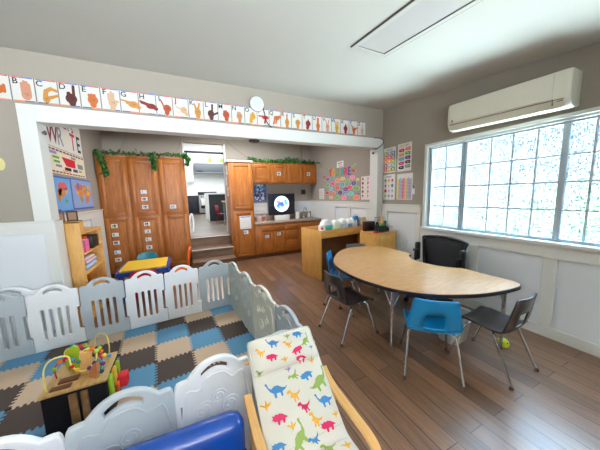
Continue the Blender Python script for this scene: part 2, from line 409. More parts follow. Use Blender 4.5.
for y0, y1, vs, hs in panes:
    g = B(GLASS).box(0.052, 0.056, y0 - 0.005, y1 + 0.005, za + 0.02, zb - 0.015); g.obj('pane', win, smooth=0)
    b = B(MUNT)
    for y in vs: b.box(0.044, 0.06, y - 0.008, y + 0.008, za, zb)
    for z in hs: b.box(0.045, 0.059, y0, y1, z - 0.007, z + 0.007)
    b.obj('muntin_bars', win, smooth=0)
# outside
GROUND = mat('pale_bounce_ground', (206, 206, 190), 0.9, var=0.2, vscale=3)  # ground made pale to bounce light up through the window
b = B(GROUND).box(RX + 0.12, 16, -8, 14, -0.5, -0.4); struct(b, 'ground')
HEDGE = mat('hedge_leaves', (150, 190, 110), 0.8, var=0.35, vscale=9)
def leafy(b, c, r, n, size, rnd):
    for _ in range(n):
        d = Vector((rnd.gauss(0, 1), rnd.gauss(0, 1), rnd.gauss(0, 1))).normalized() * rnd.uniform(0.55, 1.0)
        p = Vector(c) + Vector((d.x * r[0], d.y * r[1], d.z * r[2])); q = Euler((rnd.uniform(0, 6), rnd.uniform(0, 6), rnd.uniform(0, 6))).to_matrix(); s_ = size * rnd.uniform(0.6, 1.3)
        b.f([b.v(p + q @ Vector(t) * s_) for t in ((-0.5, 0, 0), (0, 0.35, 0.05), (0.6, 0, 0), (0, -0.35, 0.05))])
b = B(HEDGE)
for y, h in ((-1.2, 2.4), (0.4, 2.4), (1.8, 1.85), (3.3, 1.35), (4.6, 1.2)):
    b.ball((6.6, y, -0.4 + h * 0.5), 0.55, 0.95, h * 0.55, 12); leafy(b, (6.6, y, -0.4 + h * 0.55), (0.8, 1.15, h * 0.56), 420, 0.17, R_)
tag(b.obj('hedge'), 'green leafy hedge outside the window', 'hedge', kind='stuff')

# ------------------------------------------------------------------ ceiling panel, air conditioner
t = thing('ceiling_light', 'flat rectangular recessed ceiling light panel with a dark outline', 'light', (1.63, 1.2, zc(1.2)))
sl = 0.09
def slab(b, x0, x1, y0, y1, z0, z1):
    vs = [b.v((x, y, z + sl * y)) for x in (x0, x1) for y in (y0, y1) for z in (z0, z1)]
    for q in ((0, 1, 3, 2), (4, 6, 7, 5), (0, 4, 5, 1), (2, 3, 7, 6), (0, 2, 6, 4), (1, 5, 7, 3)): b.f([vs[i] for i in q])
b = B(CEIL); 
for a in ((-0.19, 0.19, 0.655, 0.685), (-0.19, 0.19, -0.685, -0.655), (-0.19, -0.155, -0.655, 0.655), (0.155, 0.19, -0.655, 0.655)): slab(b, *a, -0.012, 0.0)
b.obj('rim', t, smooth=0)
b = B(mat('dark_outline', (64, 60, 54), 0.8));  # thin dark strips outlining the ceiling panel
for a in ((-0.2, -0.19, -0.695, 0.70), (0.19, 0.20, -0.695, 0.695), (0.148, 0.155, -0.655, 0.655), (-0.155, 0.155, 0.65, 0.655)): slab(b, *a, -0.008, 0.0)
b.obj('outline_strip', t, smooth=0)
b = B(mat('diffuser_grey_white', (176, 173, 170), 0.6)); slab(b, -0.155, 0.155, -0.655, 0.655, -0.005, 0.0); b.obj('diffuser', t, smooth=0)

t = thing('air_conditioner', 'cream wall-mounted split air conditioner above the window', 'air conditioner', (RX, 1.515, 2.215))
prof = [(0, 0.02), (-0.09, 0.0), (-0.165, 0.012), (-0.196, 0.06), (-0.205, 0.12), (-0.203, 0.27), (-0.19, 0.315), (-0.16, 0.325), (0, 0.325)]
M = Matrix(((1, 0, 0, 0), (0, 0.98, 0.0, 0), (0, 0.022, 1, 0), (0, 0, 0, 1)))
b = B(ACW).at(Matrix(((1, 0, 0, 0), (0, 0, 1, 0), (0, 1, 0.03, 0), (0, 0, 0, 1))))
rows = []
for y, s in ((-0.54, 0.93), (-0.53, 0.98), (-0.50, 1.0), (0.50, 1.0), (0.53, 0.98), (0.54, 0.93)):
    rows.append([(x * s if x < 0 else 0, 0.16 + (z - 0.16) * s, y) for x, z in prof])
b.grid(rows, True, True); b.obj('body', t)
b = B(ACW).at(Matrix(((1, 0, 0, 0), (0, 0, 1, 0), (0, 1, 0.03, 0), (0, 0, 0, 1)))); b.box(-0.212, -0.2, 0.085, 0.30, -0.43, 0.50, 0.004); b.obj('front_panel', t)
b = B(ACD).at(Matrix(((1, 0, 0, 0), (0, 0, 1, 0), (0, 1, 0.03, 0), (0, 0, 0, 1)))); b.box(-0.209, -0.19, 0.072, 0.076, -0.5, 0.50); b.box(-0.2045, -0.19, 0.03, 0.085, -0.432, -0.428); b.obj('air_slot', t, smooth=0)
b = B(ACW).at(Matrix(((1, 0, 0, 0), (0, 0, 1, 0), (0, 1, 0.03, 0), (0, 0, 0, 1)))); b.box(-0.20, -0.12, 0.0, 0.012, -0.48, 0.48, 0.003); b.obj('louvre', t)
b = B(ACD).at(Matrix(((1, 0, 0, 0), (0, 0, 1, 0), (0, 1, 0.03, 0), (0, 0, 0, 1)))); b.box(-0.215, -0.21, 0.10, 0.125, 0.46, 0.475); b.box(-0.206, -0.2, 0.055, 0.062, -0.50, -0.46); b.obj('display', t, smooth=0)

# ------------------------------------------------------------------ alphabet cards
SK = {'tan': (214, 158, 104), 'pink': (224, 160, 128), 'orange': (222, 118, 54), 'dark': (96, 40, 34), 'light': (232, 190, 152), 'red': (150, 38, 36), 'rust': (196, 84, 44), 'gold': (228, 172, 52), 'amber': (222, 154, 72), 'scarlet': (208, 52, 50)}
HANDS = {   # palm ellipse, then finger strokes (cm on the card)
 'A': ('orange', (-1, -1, 2.6, 3.2), [(2, -2.5, 2, 1.6, .9)]),
 'B': ('pink', (0.6, -3, 2.7, 3.6), [(-1.3, -1, -1.3, 4.2, .75), (0, -1, 0, 5.6, .75), (1.3, -1, 1.3, 5.2, .75), (2.6, -1.5, 2.4, 3.8, .7), (2, -3.5, 0.2, -1.6, .7)]),
 'C': ('amber', (-1.5, -4.5, 2.0, 2.6), [(-2, -3, -1.2, 1, 1.3), (-1.2, 1, 1.5, 2.8, 1.2), (1.5, 2.8, 4.2, 1.6, 1.0), (-1, -4, 2, -2.8, 1.1), (2, -2.8, 4.6, -1.6, .9)]),
 'D': ('dark', (0, -2.4, 3.3, 3.6), [(1.6, 0, 1.8, 6.4, .85), (-1.2, 0, -1.2, 1.2, 1.2), (0.4, -4, 0.4, -5.6, 2.0)]),
 'E': ('orange', (0.4, -1.6, 3.2, 3.4), [(-1.6, 1, -1.6, 1.8, .9), (0, 1, 0, 2.1, .9), (1.6, 1, 1.6, 2, .9), (0.4, -4, 0.4, -5.2, 1.9)]),
 'F': ('light', (0.4, -2.2, 2.8, 3.4), [(-2, 0, -1.8, 4.2, .75), (-.4, 0, -.2, 5.8, .75), (1, 0, 1.2, 4.8, .7), (2, -.6, 3.6, -1, .9), (0.2, -4, 0.2, -6.2, 1.7)]),
 'G': ('amber', (1.6, -1.6, 3.6, 2.6), [(0, -.2, -6, 1.0, .65), (0, -1.6, -3, -.8, .7), (4, -2.6, 5, -3.4, 1.6)]),
 'H': ('red', (1.6, -1.4, 3.6, 2.2), [(0, 0, -5.8, 1.8, .7), (0, -1, -5.2, .6, .7), (4, -2.4, 5, -3.0, 1.5)]),
 'I': ('rust', (1, -1.6, 3, 3), [(-1.6, 0, -3.4, 4.6, .6), (1, -3, 0.6, -5.4, 1.7)]),
 'J': ('light', (1.4, -1.6, 2.8, 2.8), [(-.6, -1, -4.6, .8, .5), (2.4, -3, 3.6, -4.6, 1.6), (-4, -3, -3, -4.4, .25), (-3, -4.4, -2, -4.2, .25)]),
 'K': ('amber', (0.4, -2, 2.6, 3.6), [(-.8, 0, -2, 4.8, .75), (.8, 0, 1.9, 5.4, .75), (0.4, -4, 0.4, -5.4, 1.8), (1, -1, .4, 2, .7)]),
 'L': ('dark', (-.8, -2, 2.8, 3.2), [(.2, 0, .6, 5.8, .8), (1, -2.6, 5, -.6, .8), (-.6, -4, -.6, -5.6, 1.8)]),
 'M': ('rust', (0.3, -1.2, 3, 3.2), [(-1.4, 1, -1.4, 1.8, .8), (.3, 1, .3, 2, .8), (0.5, -4, 0.5, -5.4, 1.7)]),
 'N': ('tan', (0.3, -1.2, 2.8, 3.2), [(-1, 1, -1, 2, .8), (.8, 1, .8, 2, .8), (0.4, -4, 0.4, -5.6, 1.6)]),
 'O': ('gold', (1, 0, 2.8, 3.2), [(-.6, -2, -.9, -5, 1.6), (2, 1.6, 1, 3, 1.1)]),
 'P': ('scarlet', (1.4, 0.2, 3.4, 1.9), [(0, 1, -5.2, 1.2, .7), (1.6, -1, .6, -4.8, .9)]),
 'Q': ('orange', (1, 1, 3.2, 2.2), [(-1, 0, -2.4, -5, .8), (1, -1, 0, -4, .9), (3, 2, 4.6, 2.4, 1.4)]),
 'R': ('amber', (0.2, -2, 2.4, 3.4), [(-.4, 0, .6, 5.6, .65), (.8, 0, -.2, 5.2, .65), (0.2, -4, 0.2, -6, 1.6)]),
 'S': ('amber', (0.2, -1, 2.9, 3), [(0.2, -3.4, 0.2, -5.6, 1.6), (-1.4, -.6, 1.6, -.2, .8)]),
 'T': ('red', (0.2, -.8, 3, 3.1), [(0, -3.4, -.6, -5.2, 1.8), (.4, 1, .4, 2.8, .7)]),
 'U': ('orange', (0.2, -2, 2.4, 3.3), [(-.6, 0, -.4, 5.8, .7), (.7, 0, .8, 5.8, .7), (0.2, -4, 0.2, -6, 1.6)]),
 'V': ('pink', (0.2, -2, 2.3, 3.2), [(-.8, 0, -1.9, 5.2, .65), (.8, 0, 1.9, 5.2, .65), (0.2, -4, 0.2, -6, 1.6)]),
 'W': ('gold', (0.4, -2, 2.4, 3.2), [(-1, 0, -1.8, 4.6, .6), (.4, 0, .4, 5.4, .6), (1.6, 0, 2.4, 4.6, .6), (0.3, -4, 0.3, -6, 1.6)]),
 'X': ('red', (0.2, -1.6, 2.8, 3), [(1, 0, .4, 2.6, .9), (0.2, -3.6, 0.2, -5.6, 1.7)]),
 'Y': ('orange', (0, -1.8, 2.6, 2.6), [(-1, 0, -3.6, 2.8, .7), (1.4, -1, 5, .6, .8), (0, -3.4, 0, -5.6, 1.7)]),
 'Z': ('light', (0.2, -2, 2.3, 3), [(0, 0, .2, 5.6, .7), (0.2, -4, 0.2, -6, 1.6), (-4.4, -4, -2.6, -4, .25), (-2.6, -4, -4.2, -5.6, .25)]),
}
SKNAME = {'tan': 'tan', 'pink': 'pinkish', 'orange': 'orange', 'dark': 'dark brown', 'light': 'pale', 'red': 'dark red', 'rust': 'rust-coloured', 'gold': 'golden', 'amber': 'amber', 'scarlet': 'scarlet'}
cx0 = -1.338; cw = 0.1706
for i, ch in enumerate('ABCDEFGHIJKLMNOPQRSTUVWXYZ'):
    kind, palm, strokes = HANDS[ch]
    t = thing('alphabet_card', 'white sign-language card lettered %s with a %s hand, on the wall above the opening' % (ch, SKNAME[kind]), 'card', (cx0 + cw * (i - 1), D - 0.001, 2.57), 0, 'sign-language alphabet cards')
    b = B(flat('card_edge_grey', 120, 112, 104)).at(on_back(0, 0, 0)); b.box(-cw / 2 + 0.0008, cw / 2 - 0.0008, -0.115, 0.115, 0, 0.003); b.use(flat('card_white', 206, 206, 202)).rect(-cw / 2 + 0.0045, cw / 2 - 0.0045, -0.112, 0.112, 0.0032)
    for s_, (c1, c2) in ((1, (BLUEC, RED)), (-1, (NAVYC, ORANGE))):
        if i % 2: c1, c2 = c2, c1
        b.use(c1).rect(-cw / 2 + 0.01, 0.0, s_ * 0.106 - 0.004, s_ * 0.106 + 0.004, 0.0034)
        b.use(c2).rect(0.0, cw / 2 - 0.01, s_ * 0.106 - 0.004, s_ * 0.106 + 0.004, 0.0034)
    b.obj('card', t, smooth=0)
    b = B(flat('skin_' + kind, *[int(c * 0.86) for c in SK[kind]])).at(on_back(0.012, 0, -0.004) @ Matrix.Scale(0.0140, 4))
    b.disc(palm[0], palm[1], palm[2], palm[3], 0.34)
    for k, s_ in enumerate(strokes): b.cap(*s_, 0.36 + 0.01 * k)
    b.use(flat('crease_' + kind, *[int(c * 0.6) for c in SK[kind]]))
    b.cap(palm[0] - palm[2] * .4, palm[1] + palm[3] * .1, palm[0] + palm[2] * .4, palm[1] + palm[3] * .2, .14, 0.46)
    b.cap(palm[0] - palm[2] * .1, palm[1] - palm[3] * .3, palm[0] + palm[2] * .4, palm[1] + palm[3] * .1, .12, 0.46)
    b.obj('hand_sign', t, smooth=0)
    b = B(INK).at(on_back(0, 0, 0)); b.text(ch, -0.050, 0.070, 0.074, 0.0036); b.obj('letter', t, smooth=0)

# ------------------------------------------------------------------ small things on the back wall and casing
t = thing('smart_speaker', 'round white speaker mounted on the wall above the alphabet cards', 'speaker', (0.965, D, 2.73))
b = B(mat('speaker_white', (226, 228, 236), 0.4)).at(on_back(0, 0, 0)); b.lathe([(0.088, 0), (0.094, 0.012), (0.092, 0.03), (0.082, 0.038), (0.0, 0.04)], seg=28); b.obj('body', t)
b = B(mat('speaker_face', (196, 208, 236), 0.5)).at(on_back(0, 0, 0)); b.disc(0, 0, 0.078, z=0.0405, n=28); b.obj('face', t)
b = B(GREYM).at(on_back(0, 0, 0)); b.lathe([(0.1, 0), (0.1, 0.01), (0.094, 0.012)], seg=28); b.obj('rim', t)
tag(B(BLACK).tube(smooth_pts([(1.045, D - 0.012, 2.70), (1.07, D - 0.015, 2.62), (1.085, D - 0.012, 2.54), (1.12, D - 0.015, 2.48), (1.16, D - 0.026, 2.44)]), 0.006, 6).obj('power_cord'), 'black power cord hanging from the round speaker over the cards', 'cord')
tag(B(BLACK).lathe([(0.03, 0.0), (0.075, -0.008), (0.075, -0.024), (0.055, -0.034), (0.0, -0.035)], (0.925, 3.42, 2.2745), 20).obj('motion_sensor'), 'small black puck under the white beam', 'sensor')
tag(B(BLACK).tube(smooth_pts([(3.02, D - 0.028, 2.44), (3.16, D - 0.03, 2.435), (3.225, D - 0.03, 2.40), (3.20, D - 0.03, 2.34), (3.10, D - 0.03, 2.27), (3.03, D - 0.03, 2.25)]), 0.007, 6).obj('cable'), 'black cable looping around the right end of the white beam', 'cable')
for M_, lab in ((on_left(-1.275, 3.43, 2.19), 'round dark hook on the left jamb beside the posters'), (on_right(3.10, 3.43, 2.2), 'round dark hook on the right pillar')):
    b = B(flat('hook_grey', 84, 84, 84, .4)).at(M_); b.lathe([(0.01, -0.002), (0.01, 0.012), (0.022, 0.014), (0.024, 0.022), (0.016, 0.03), (0.0, 0.031)], seg=16); tag(b.obj('wall_hook'), lab, 'hook', 'round dark hooks')
b = B(flat('pale_yellow_paper', 214, 204, 140)).at(on_back(-1.585, D - 0.001, 1.86)); b.prism([(0.035 * math.cos(2 * PI * k / 20), 0.06 * math.sin(2 * PI * k / 20)) for k in range(20)], 0, 0.002)
tag(b.obj('paper_sticker', smooth=0), 'pale yellow oval paper on the wall left of the opening', 'sticker')

# ------------------------------------------------------------------ posters
def poster(name, label, M, w, h, paper=PAPER, group=None, cat='poster'):
    b = B(paper).at(M); b.box(0, w, 0, h, 0, 0.003); b.pz = 0.0036
    b.fin = lambda: tag(b.obj(name, smooth=0), label, cat, group)
    return b
P4 = 'posters on the wall by the window'
# emotions grid
b = poster('feelings_poster', 'poster packed with coloured picture squares, top left of the four by the window', on_right(RX - 0.001, 3.325, 1.84), 0.27, 0.42, group=P4)
pal = [GREEN, SKYB, BLUEC, RED, MAGENTA, PURPLE, ORANGE, GOLD, GREEN, PURPLE, SKYB, TEALC, RED, OLIVE, BROWN]
for k in range(15):
    c, r = k % 3, k // 3
    b.use(pal[k]).rect(0.015 + c * 0.083, 0.09 + c * 0.083, 0.29 - r * 0.068, 0.353 - r * 0.068, 0.0036)
    b.use(CREAM).disc(0.052 + c * 0.083, 0.325 - r * 0.068, 0.02, z=0.0042); b.use([YELLOW, PINK, LIME][k % 3]).disc(0.052 + c * 0.083, 0.303 - r * 0.068, 0.026, 0.011, z=0.0044)
b.use(GREYP).text('feelings', 0.135, 0.385, 0.045, 0.0036); b.fin()
b = poster('colors_poster', 'white poster of ten crayon-shaped colour patches, top right by the window', on_right(RX - 0.001, 3.012, 1.835), 0.275, 0.44, group=P4)
for k, c in enumerate((RED, ORANGE, GOLD, GREEN, SKYB, PURPLE, MAGENTA, BROWN, INK, GREYP)):
    x = 0.02 + (k % 2) * 0.125; y = 0.31 - (k // 2) * 0.068 + (k % 2) * 0.012
    b.use(c).poly([(x, y + 0.022), (x + 0.025, y + 0.045), (x + 0.105, y + 0.05), (x + 0.112, y + 0.022), (x + 0.105, y - 0.003), (x + 0.025, y)], 0.0036)
    b.use(PAPER).rect(x + 0.04, x + 0.085, y + 0.02, y + 0.027, 0.0042)
for k, (ch, c) in enumerate(zip('COLORS', (RED, GOLD, GREEN, SKYB, PURPLE, MAGENTA))): b.use(c).text(ch, 0.065 + k * 0.03, 0.405, 0.042, 0.0036)
b.fin()
b = poster('shapes_poster', 'white poster of twelve coloured shapes, bottom left of the four by the window', on_right(RX - 0.001, 3.322, 1.37), 0.265, 0.437, group=P4)
def ngon(cx, cy, r, n, a=PI / 2, st=1.0): return [(cx + r * (1 if k % 2 == 0 else st) * math.cos(a + 2 * PI * k / n), cy + r * (1 if k % 2 == 0 else st) * math.sin(a + 2 * PI * k / n)) for k in range(n)]
sh = [(TEALC, 4, PI / 4, 1), (GOLD, 16, 0, 1), (MAGENTA, 4, PI / 4, 1), (PURPLE, 3, PI / 2, 1), (PINK, 4, PI / 2, .6), (TEALC, 16, 0, 1), (RED, 8, 0, 1), (LILAC, 10, PI / 2, .45), (GREEN, 4, PI / 2, .6), (LIME, 12, 0, .8), (SKYB, 6, 0, 1), (RED, 10, PI / 2, .5)]
for k, (c, n, a, st) in enumerate(sh):
    x, y = 0.055 + (k % 3) * 0.077, 0.335 - (k // 3) * 0.09
    b.use(c).poly(ngon(x, y, 0.03, n, a, st), 0.0036); b.use(GREYP).rect(x - 0.02, x + 0.02, y - 0.042, y - 0.037, 0.0036)
b.use(PURPLE).text('shapes', 0.13, 0.40, 0.045, 0.0036); b.fin()
b = poster('number_chart', 'pale chart of striped number columns, bottom right of the four by the window', on_right(RX - 0.001, 3.012, 1.375), 0.31, 0.42, group=P4)
for k, c in enumerate((YELLOW, OLIVE, SKYB, PINK, RED, PINK, YELLOW, LIME, LILAC, GREYP, LILAC)):
    b.use(c).rect(0.012 + k * 0.026, 0.036 + k * 0.026, 0.015, 0.33 + 0.012 * (k % 3), 0.0036)
b.use(PAPER)
for r in range(14): b.rect(0.012, 0.296, 0.03 + r * 0.023, 0.035 + r * 0.023, 0.0042)
b.fin()
b = B(flat('card_grey', 120, 104, 104)).at(on_right(RX - 0.001, 2.70, 1.55)); b.rect(0, 0.04, 0.0, 0.06, 0.003); b.use(PAPER).box(-0.002, 0.042, -0.09, 0.062, 0, 0.002); tag(b.obj('hanging_tag', smooth=0), 'small grey and white tag beside the striped number chart', 'tag')

# left alcove wall
PL = 'posters on the left alcove wall'
b = poster('word_banner', 'white banner with big red and striped letters, topmost on the left alcove wall', on_left(XA + 0.001, 3.85, 2.16), 1.12, 0.42, group=PL)
b.use(DRED).text("LET'S", 0.66, 0.345, 0.15, 0.0036, 1.2)
for k, (ch, c) in enumerate(zip('WRITE', (DRED, GREYP, CREAM, RED, INK))): b.use(c).text(ch, 0.19 + k * 0.20, 0.15, 0.33, 0.0036, 0.85)
b.fin()
b = poster('word_wall_poster', 'cream poster of coloured word boxes round a red block, above the maps', on_left(XA + 0.001, 3.84, 1.835), 1.14, 0.315, paper=flat('cream_paper', 232, 224, 204), group=PL)
b.use(DRED)
for k in range(11): b.rect(0.03 + k * 0.1, 0.11 + k * 0.1, 0.28, 0.302, 0.0036); b.rect(0.07 + k * 0.095, 0.14 + k * 0.095, 0.012, 0.03, 0.0036)
b.use(RED).poly([(0.36, 0.225), (0.78, 0.225), (0.78, 0.115), (0.48, 0.115)], 0.004)
for x0, x1, y0, y1, c in ((0.03, 0.24, .235, .27, LILAC), (0.12, 0.30, .185, .215, GREEN), (0.14, 0.30, .135, .165, GREEN), (0.4, 0.58, .235, .27, CREAM), (0.66, 0.82, .235, .265, GREYP), (0.86, 1.06, .225, .26, CREAM), (0.86, 1.06, .12, .19, GREYP), (0.18, 0.34, .085, .115, GREYP), (0.42, 0.62, .06, .1, INK), (0.68, 0.84, .06, .1, NAVYC), (0.88, 1.0, .07, .1, OLIVE), (0.34, 0.6, .038, .055, GOLD)):
    b.use(c).rect(x0, x1, y0, y1, 0.0038)
b.use(PURPLE).rect(0.01, 0.022, 0.02, 0.26, 0.0036); b.fin()
def blob(b, cx, cy, rx, ry, rnd, n=16, z=0.004): b.poly([(cx + rx * rnd.uniform(.65, 1.1) * math.cos(2 * PI * k / n), cy + ry * rnd.uniform(.65, 1.1) * math.sin(2 * PI * k / n)) for k in range(n)], z)
rm = random.Random(3)
b = poster('world_map', 'blue map poster with red and orange land, above the bookshelf near the jamb', on_left(XA + 0.001, 3.85, 1.35), 0.49, 0.45, paper=flat('map_sea', 110, 168, 222), group=PL)
b.use(BLUEC); b.rect(0, 0.49, 0.43, 0.45, 0.0036); b.rect(0, 0.49, 0, 0.02, 0.0036)
for c, x, y, rx, ry in ((flat('map_red', 222, 96, 96), .27, .33, .14, .06), (flat('map_orange', 208, 140, 72), .22, .25, .10, .06), (flat('map_orange', 208, 140, 72), .14, .20, .05, .08), (flat('map_brown', 170, 110, 80), .17, .26, .06, .05), (GREEN, .33, .14, .04, .03), (PURPLE, .08, .03, .06, .014), (flat('map_pale', 216, 170, 130), .36, .27, .05, .05)):
    b.use(c); blob(b, x, y, rx, ry, rm)
    b.pz += 0.0003
b.fin()
b = poster('country_map', 'map poster with orange, purple and yellow regions, right of the blue map', on_left(XA + 0.001, 4.36, 1.365), 0.80, 0.44, paper=flat('map_sea_grey', 140, 166, 214), group=PL)
b.use(BLUEC); b.rect(0, 0.8, 0.425, 0.44, 0.0036); b.rect(0, 0.8, 0, 0.02, 0.0036); b.rect(0, 0.03, 0, 0.44, 0.0036)
cs = [flat('map_orange', 208, 140, 72), flat('map_violet', 140, 104, 150), flat('map_yellow', 226, 180, 80), flat('map_rose', 200, 116, 110), flat('map_orange2', 224, 130, 50), flat('map_green2', 150, 150, 110)]
for k in range(34):
    x = rm.uniform(.12, .68); y = rm.uniform(.12, .36)
    if x < .25 and y < .2: continue
    b.use(cs[k % 6]); blob(b, x, y, rm.uniform(.05, .09), rm.uniform(.03, .055), rm, 9, 0.0037 + k * 1e-5)
b.fin()

# affirmation wall (right alcove wall)
XB = RX - 0.001
GB = 'coloured affirmation badges on the alcove wall'
badges = [('purple',5.2,1.86,.051),('teal',4.99,1.88,.031),('orange',4.77,1.8,.054),('gold',4.57,1.83,.042),('green',4.39,1.77,.041),('pink',4.22,1.83,.043),('yellow',4.05,1.78,.029),('green',5.22,1.71,.046),('magenta',4.97,1.74,.049),('teal',4.58,1.7,.05),('navy',4.17,1.71,.048),('sky',5.06,1.62,.045),('red',4.79,1.63,.047),('violet',4.46,1.59,.051),('magenta',4.31,1.63,.046),('green',4.09,1.6,.05),('red',5.23,1.52,.047),('orange',4.94,1.52,.04),('navy',4.67,1.52,.052),('sky',4.44,1.47,.033),('aqua',4.27,1.49,.048),('purple',4.01,1.49,.023),('gold',5.06,1.41,.046),('green',4.8,1.41,.049),('pink',4.54,1.4,.05),('orange',4.08,1.41,.051)]
bl = ['leftmost of the top row', 'second from left in the top row', 'third from left in the top row, under the letter U', 'under the letter A in the top row', 'under the letter R, in the top row', 'right end of the top row, under the letter E', 'tall shape at the far right of the top row', 'leftmost of the second row', 'second from left in the second row', 'third in the second row', 'right end of the second row', 'left end of the third row', 'second in the third row', 'middle of the third row', 'fourth in the third row', 'right end of the third row, near the picture poster', 'leftmost of the fourth row', 'second in the fourth row', 'middle of the fourth row', 'small, fourth in the fourth row', 'right of middle in the fourth row', 'smallest, at the right end of the fourth row', 'leftmost of the bottom row', 'second in the bottom row', 'third in the bottom row', 'right end of the bottom row']
cm = {'purple': PURPLE, 'teal': TEALC, 'orange': ORANGE, 'gold': GOLD, 'green': GREEN, 'pink': PINK, 'yellow': YELLOW, 'magenta': MAGENTA, 'navy': NAVYC, 'sky': SKYB, 'red': RED, 'violet': PURPLE, 'aqua': AQUA}
for (c, y, z, r), where in zip(badges, bl):
    st = 1.0; n = 20; rx = r * 2.05; ry = r
    k = badges.index((c, y, z, r)) % 4
    b = B(PAPER).at(on_right(XB, y, z)); pts = [(rx * 1.0 * math.cos(2 * PI * j / 20) * (1 + 0.06 * (j % 2) * (k == 1)), ry * math.sin(2 * PI * j / 20) * (1 + 0.06 * (j % 2) * (k == 1))) for j in range(20)]
    b.prism(pts, 0, 0.003); b.use(cm[c]).poly([(x * 0.88, y_ * 0.88) for x, y_ in pts], 0.0036)
    b.use(PAPER)
    for q in (-1, 0, 1): b.rect(-rx * (0.5 - 0.12 * abs(q)), rx * (0.5 - 0.12 * abs(q)), q * ry * 0.34 - ry * 0.035, q * ry * 0.34 + ry * 0.035, 0.0042)
    tag(b.obj('affirmation_badge', smooth=0), '%s badge on the alcove wall, %s' % (c, where.replace(', near the picture poster', '').replace(', under the letter U', '').replace('at the right end of', 'right end of')), 'badge', GB)
for ch, y, z, c, cn in (('Y', 5.07, 2.0, RED, 'red'), ('O', 4.93, 1.99, GOLD, 'gold'), ('U', 4.80, 1.98, GREEN, 'green'), ('A', 4.57, 1.98, TEALC, 'teal'), ('R', 4.45, 1.97, MAGENTA, 'magenta'), ('E', 4.33, 1.97, PURPLE, 'purple')):
    b = B(c).at(on_right(XB, y, z)); vs, ps = text_mesh(ch)
    bb = B(c).at(on_right(XB, y, z)); bb.text(ch, 0, 0, 0.24, 0.006, 0.85)
    r = bmesh.ops.extrude_face_region(bb.bm, geom=list(bb.bm.faces)); bmesh.ops.translate(bb.bm, vec=(0.006, 0, 0), verts=[v for v in r['geom'] if isinstance(v, bmesh.types.BMVert)])
    b.bm.free(); tag(bb.obj('wall_letter', smooth=0), '%s cut-out letter %s in the heading on the alcove wall' % (cn, ch), 'letter', 'cut-out heading letters')
b = poster('small_notice', 'small white notice above the coloured heading letters', on_right(XB, 4.80, 2.09), 0.26, 0.14)
b.use(DRED).rect(0.03, 0.22, 0.09, 0.105, 0.0036); b.use(GREYP).rect(0.05, 0.2, 0.05, 0.065, 0.0036); b.rect(0.08, 0.24, 0.015, 0.03, 0.0036); b.fin()
for y, z, c, lab in ((4.18, 2.07, LIME, 'lime pencil cut-out up right of the heading letters'), (4.17, 1.97, RED, 'red pencil cut-out right of the letter E'), (5.2, 2.11, GREEN, 'green pencil cut-out up left of the letter Y'), (5.34, 1.92, RED, 'small red pencil cut-out at the left edge of the badges')):
    b = B(c).at(on_right(XB, y, z) @ Matrix.Rotation(0.5 if c == LIME else -0.2, 4, 'Z')); b.prism([(-0.07, -0.015), (0.05, -0.015), (0.09, 0), (0.05, 0.015), (-0.07, 0.015)], 0, 0.003); b.use(CREAM).poly([(0.05, -0.013), (0.085, 0), (0.05, 0.013)], 0.0036)
    tag(b.obj('pencil_cutout', smooth=0), lab, 'cut-out', 'pencil cut-outs round the heading')
for k in range(6):
    b = poster('sentence_strip', 'white paper strip left of the badges, %s of six from the top' % ('first', 'second', 'third', 'fourth', 'fifth', 'sixth')[k], on_right(XB, 5.64, 1.60 - k * 0.047), 0.26, 0.036, group='white sentence strips', cat='strip')
    b.use([PINK, SKYB, GREEN][k % 3]).rect(0.03, 0.2, 0.014, 0.02, 0.0036); b.fin()
b = poster('picture_poster', 'white poster with small dark red pictures at the right end of the alcove wall', on_right(XB, 3.93, 1.365), 0.25, 0.46)
for k in range(15):
    c, r = k % 3, k // 3
    b.use([DRED, PINK, BROWN, CREAM, RED][(k * 3 + r) % 5]); b.disc(0.05 + c * 0.075, 0.41 - r * 0.083, 0.024 + 0.006 * (k % 2), z=0.0038, n=10)
    b.use(INK).rect(0.03 + c * 0.075, 0.06 + c * 0.075, 0.37 - r * 0.083, 0.374 - r * 0.083, 0.0036)
b.fin()

# ------------------------------------------------------------------ oak cabinets
def cab_door(name, parent, x0, x1, z0, z1, y, m=OAK, th=0.02):
    b = B(m); fw = min(0.062, (x1 - x0) * 0.2, (z1 - z0) * 0.28)
    b.box(x0, x0 + fw, y - th, y, z0, z1, 0.004); b.box(x1 - fw, x1, y - th, y, z0, z1, 0.004)
    b.use(OAKD).box(x0 + fw, x1 - fw, y - th, y, z0, z0 + fw, 0.004); b.box(x0 + fw, x1 - fw, y - th, y, z1 - fw, z1, 0.004)
    b.use(m).box(x0 + fw - 0.004, x1 - fw + 0.004, y - th * 0.45, y, z0 + fw - 0.004, z1 - fw + 0.004)
    if z1 - z0 > 0.2: b.box(x0 + fw + 0.022, x1 - fw - 0.022, y - th * 0.9, y - th * 0.3, z0 + fw + 0.022, z1 - fw - 0.022, 0.009, 1)
    return b.obj(name, parent)
def drawer_front(parent, x0, x1, z0, z1, y):
    b = B(OAKD).box(x0, x1, y - 0.02, y, z0, z1, 0.006); return b.obj('drawer', parent)
YF = 5.52
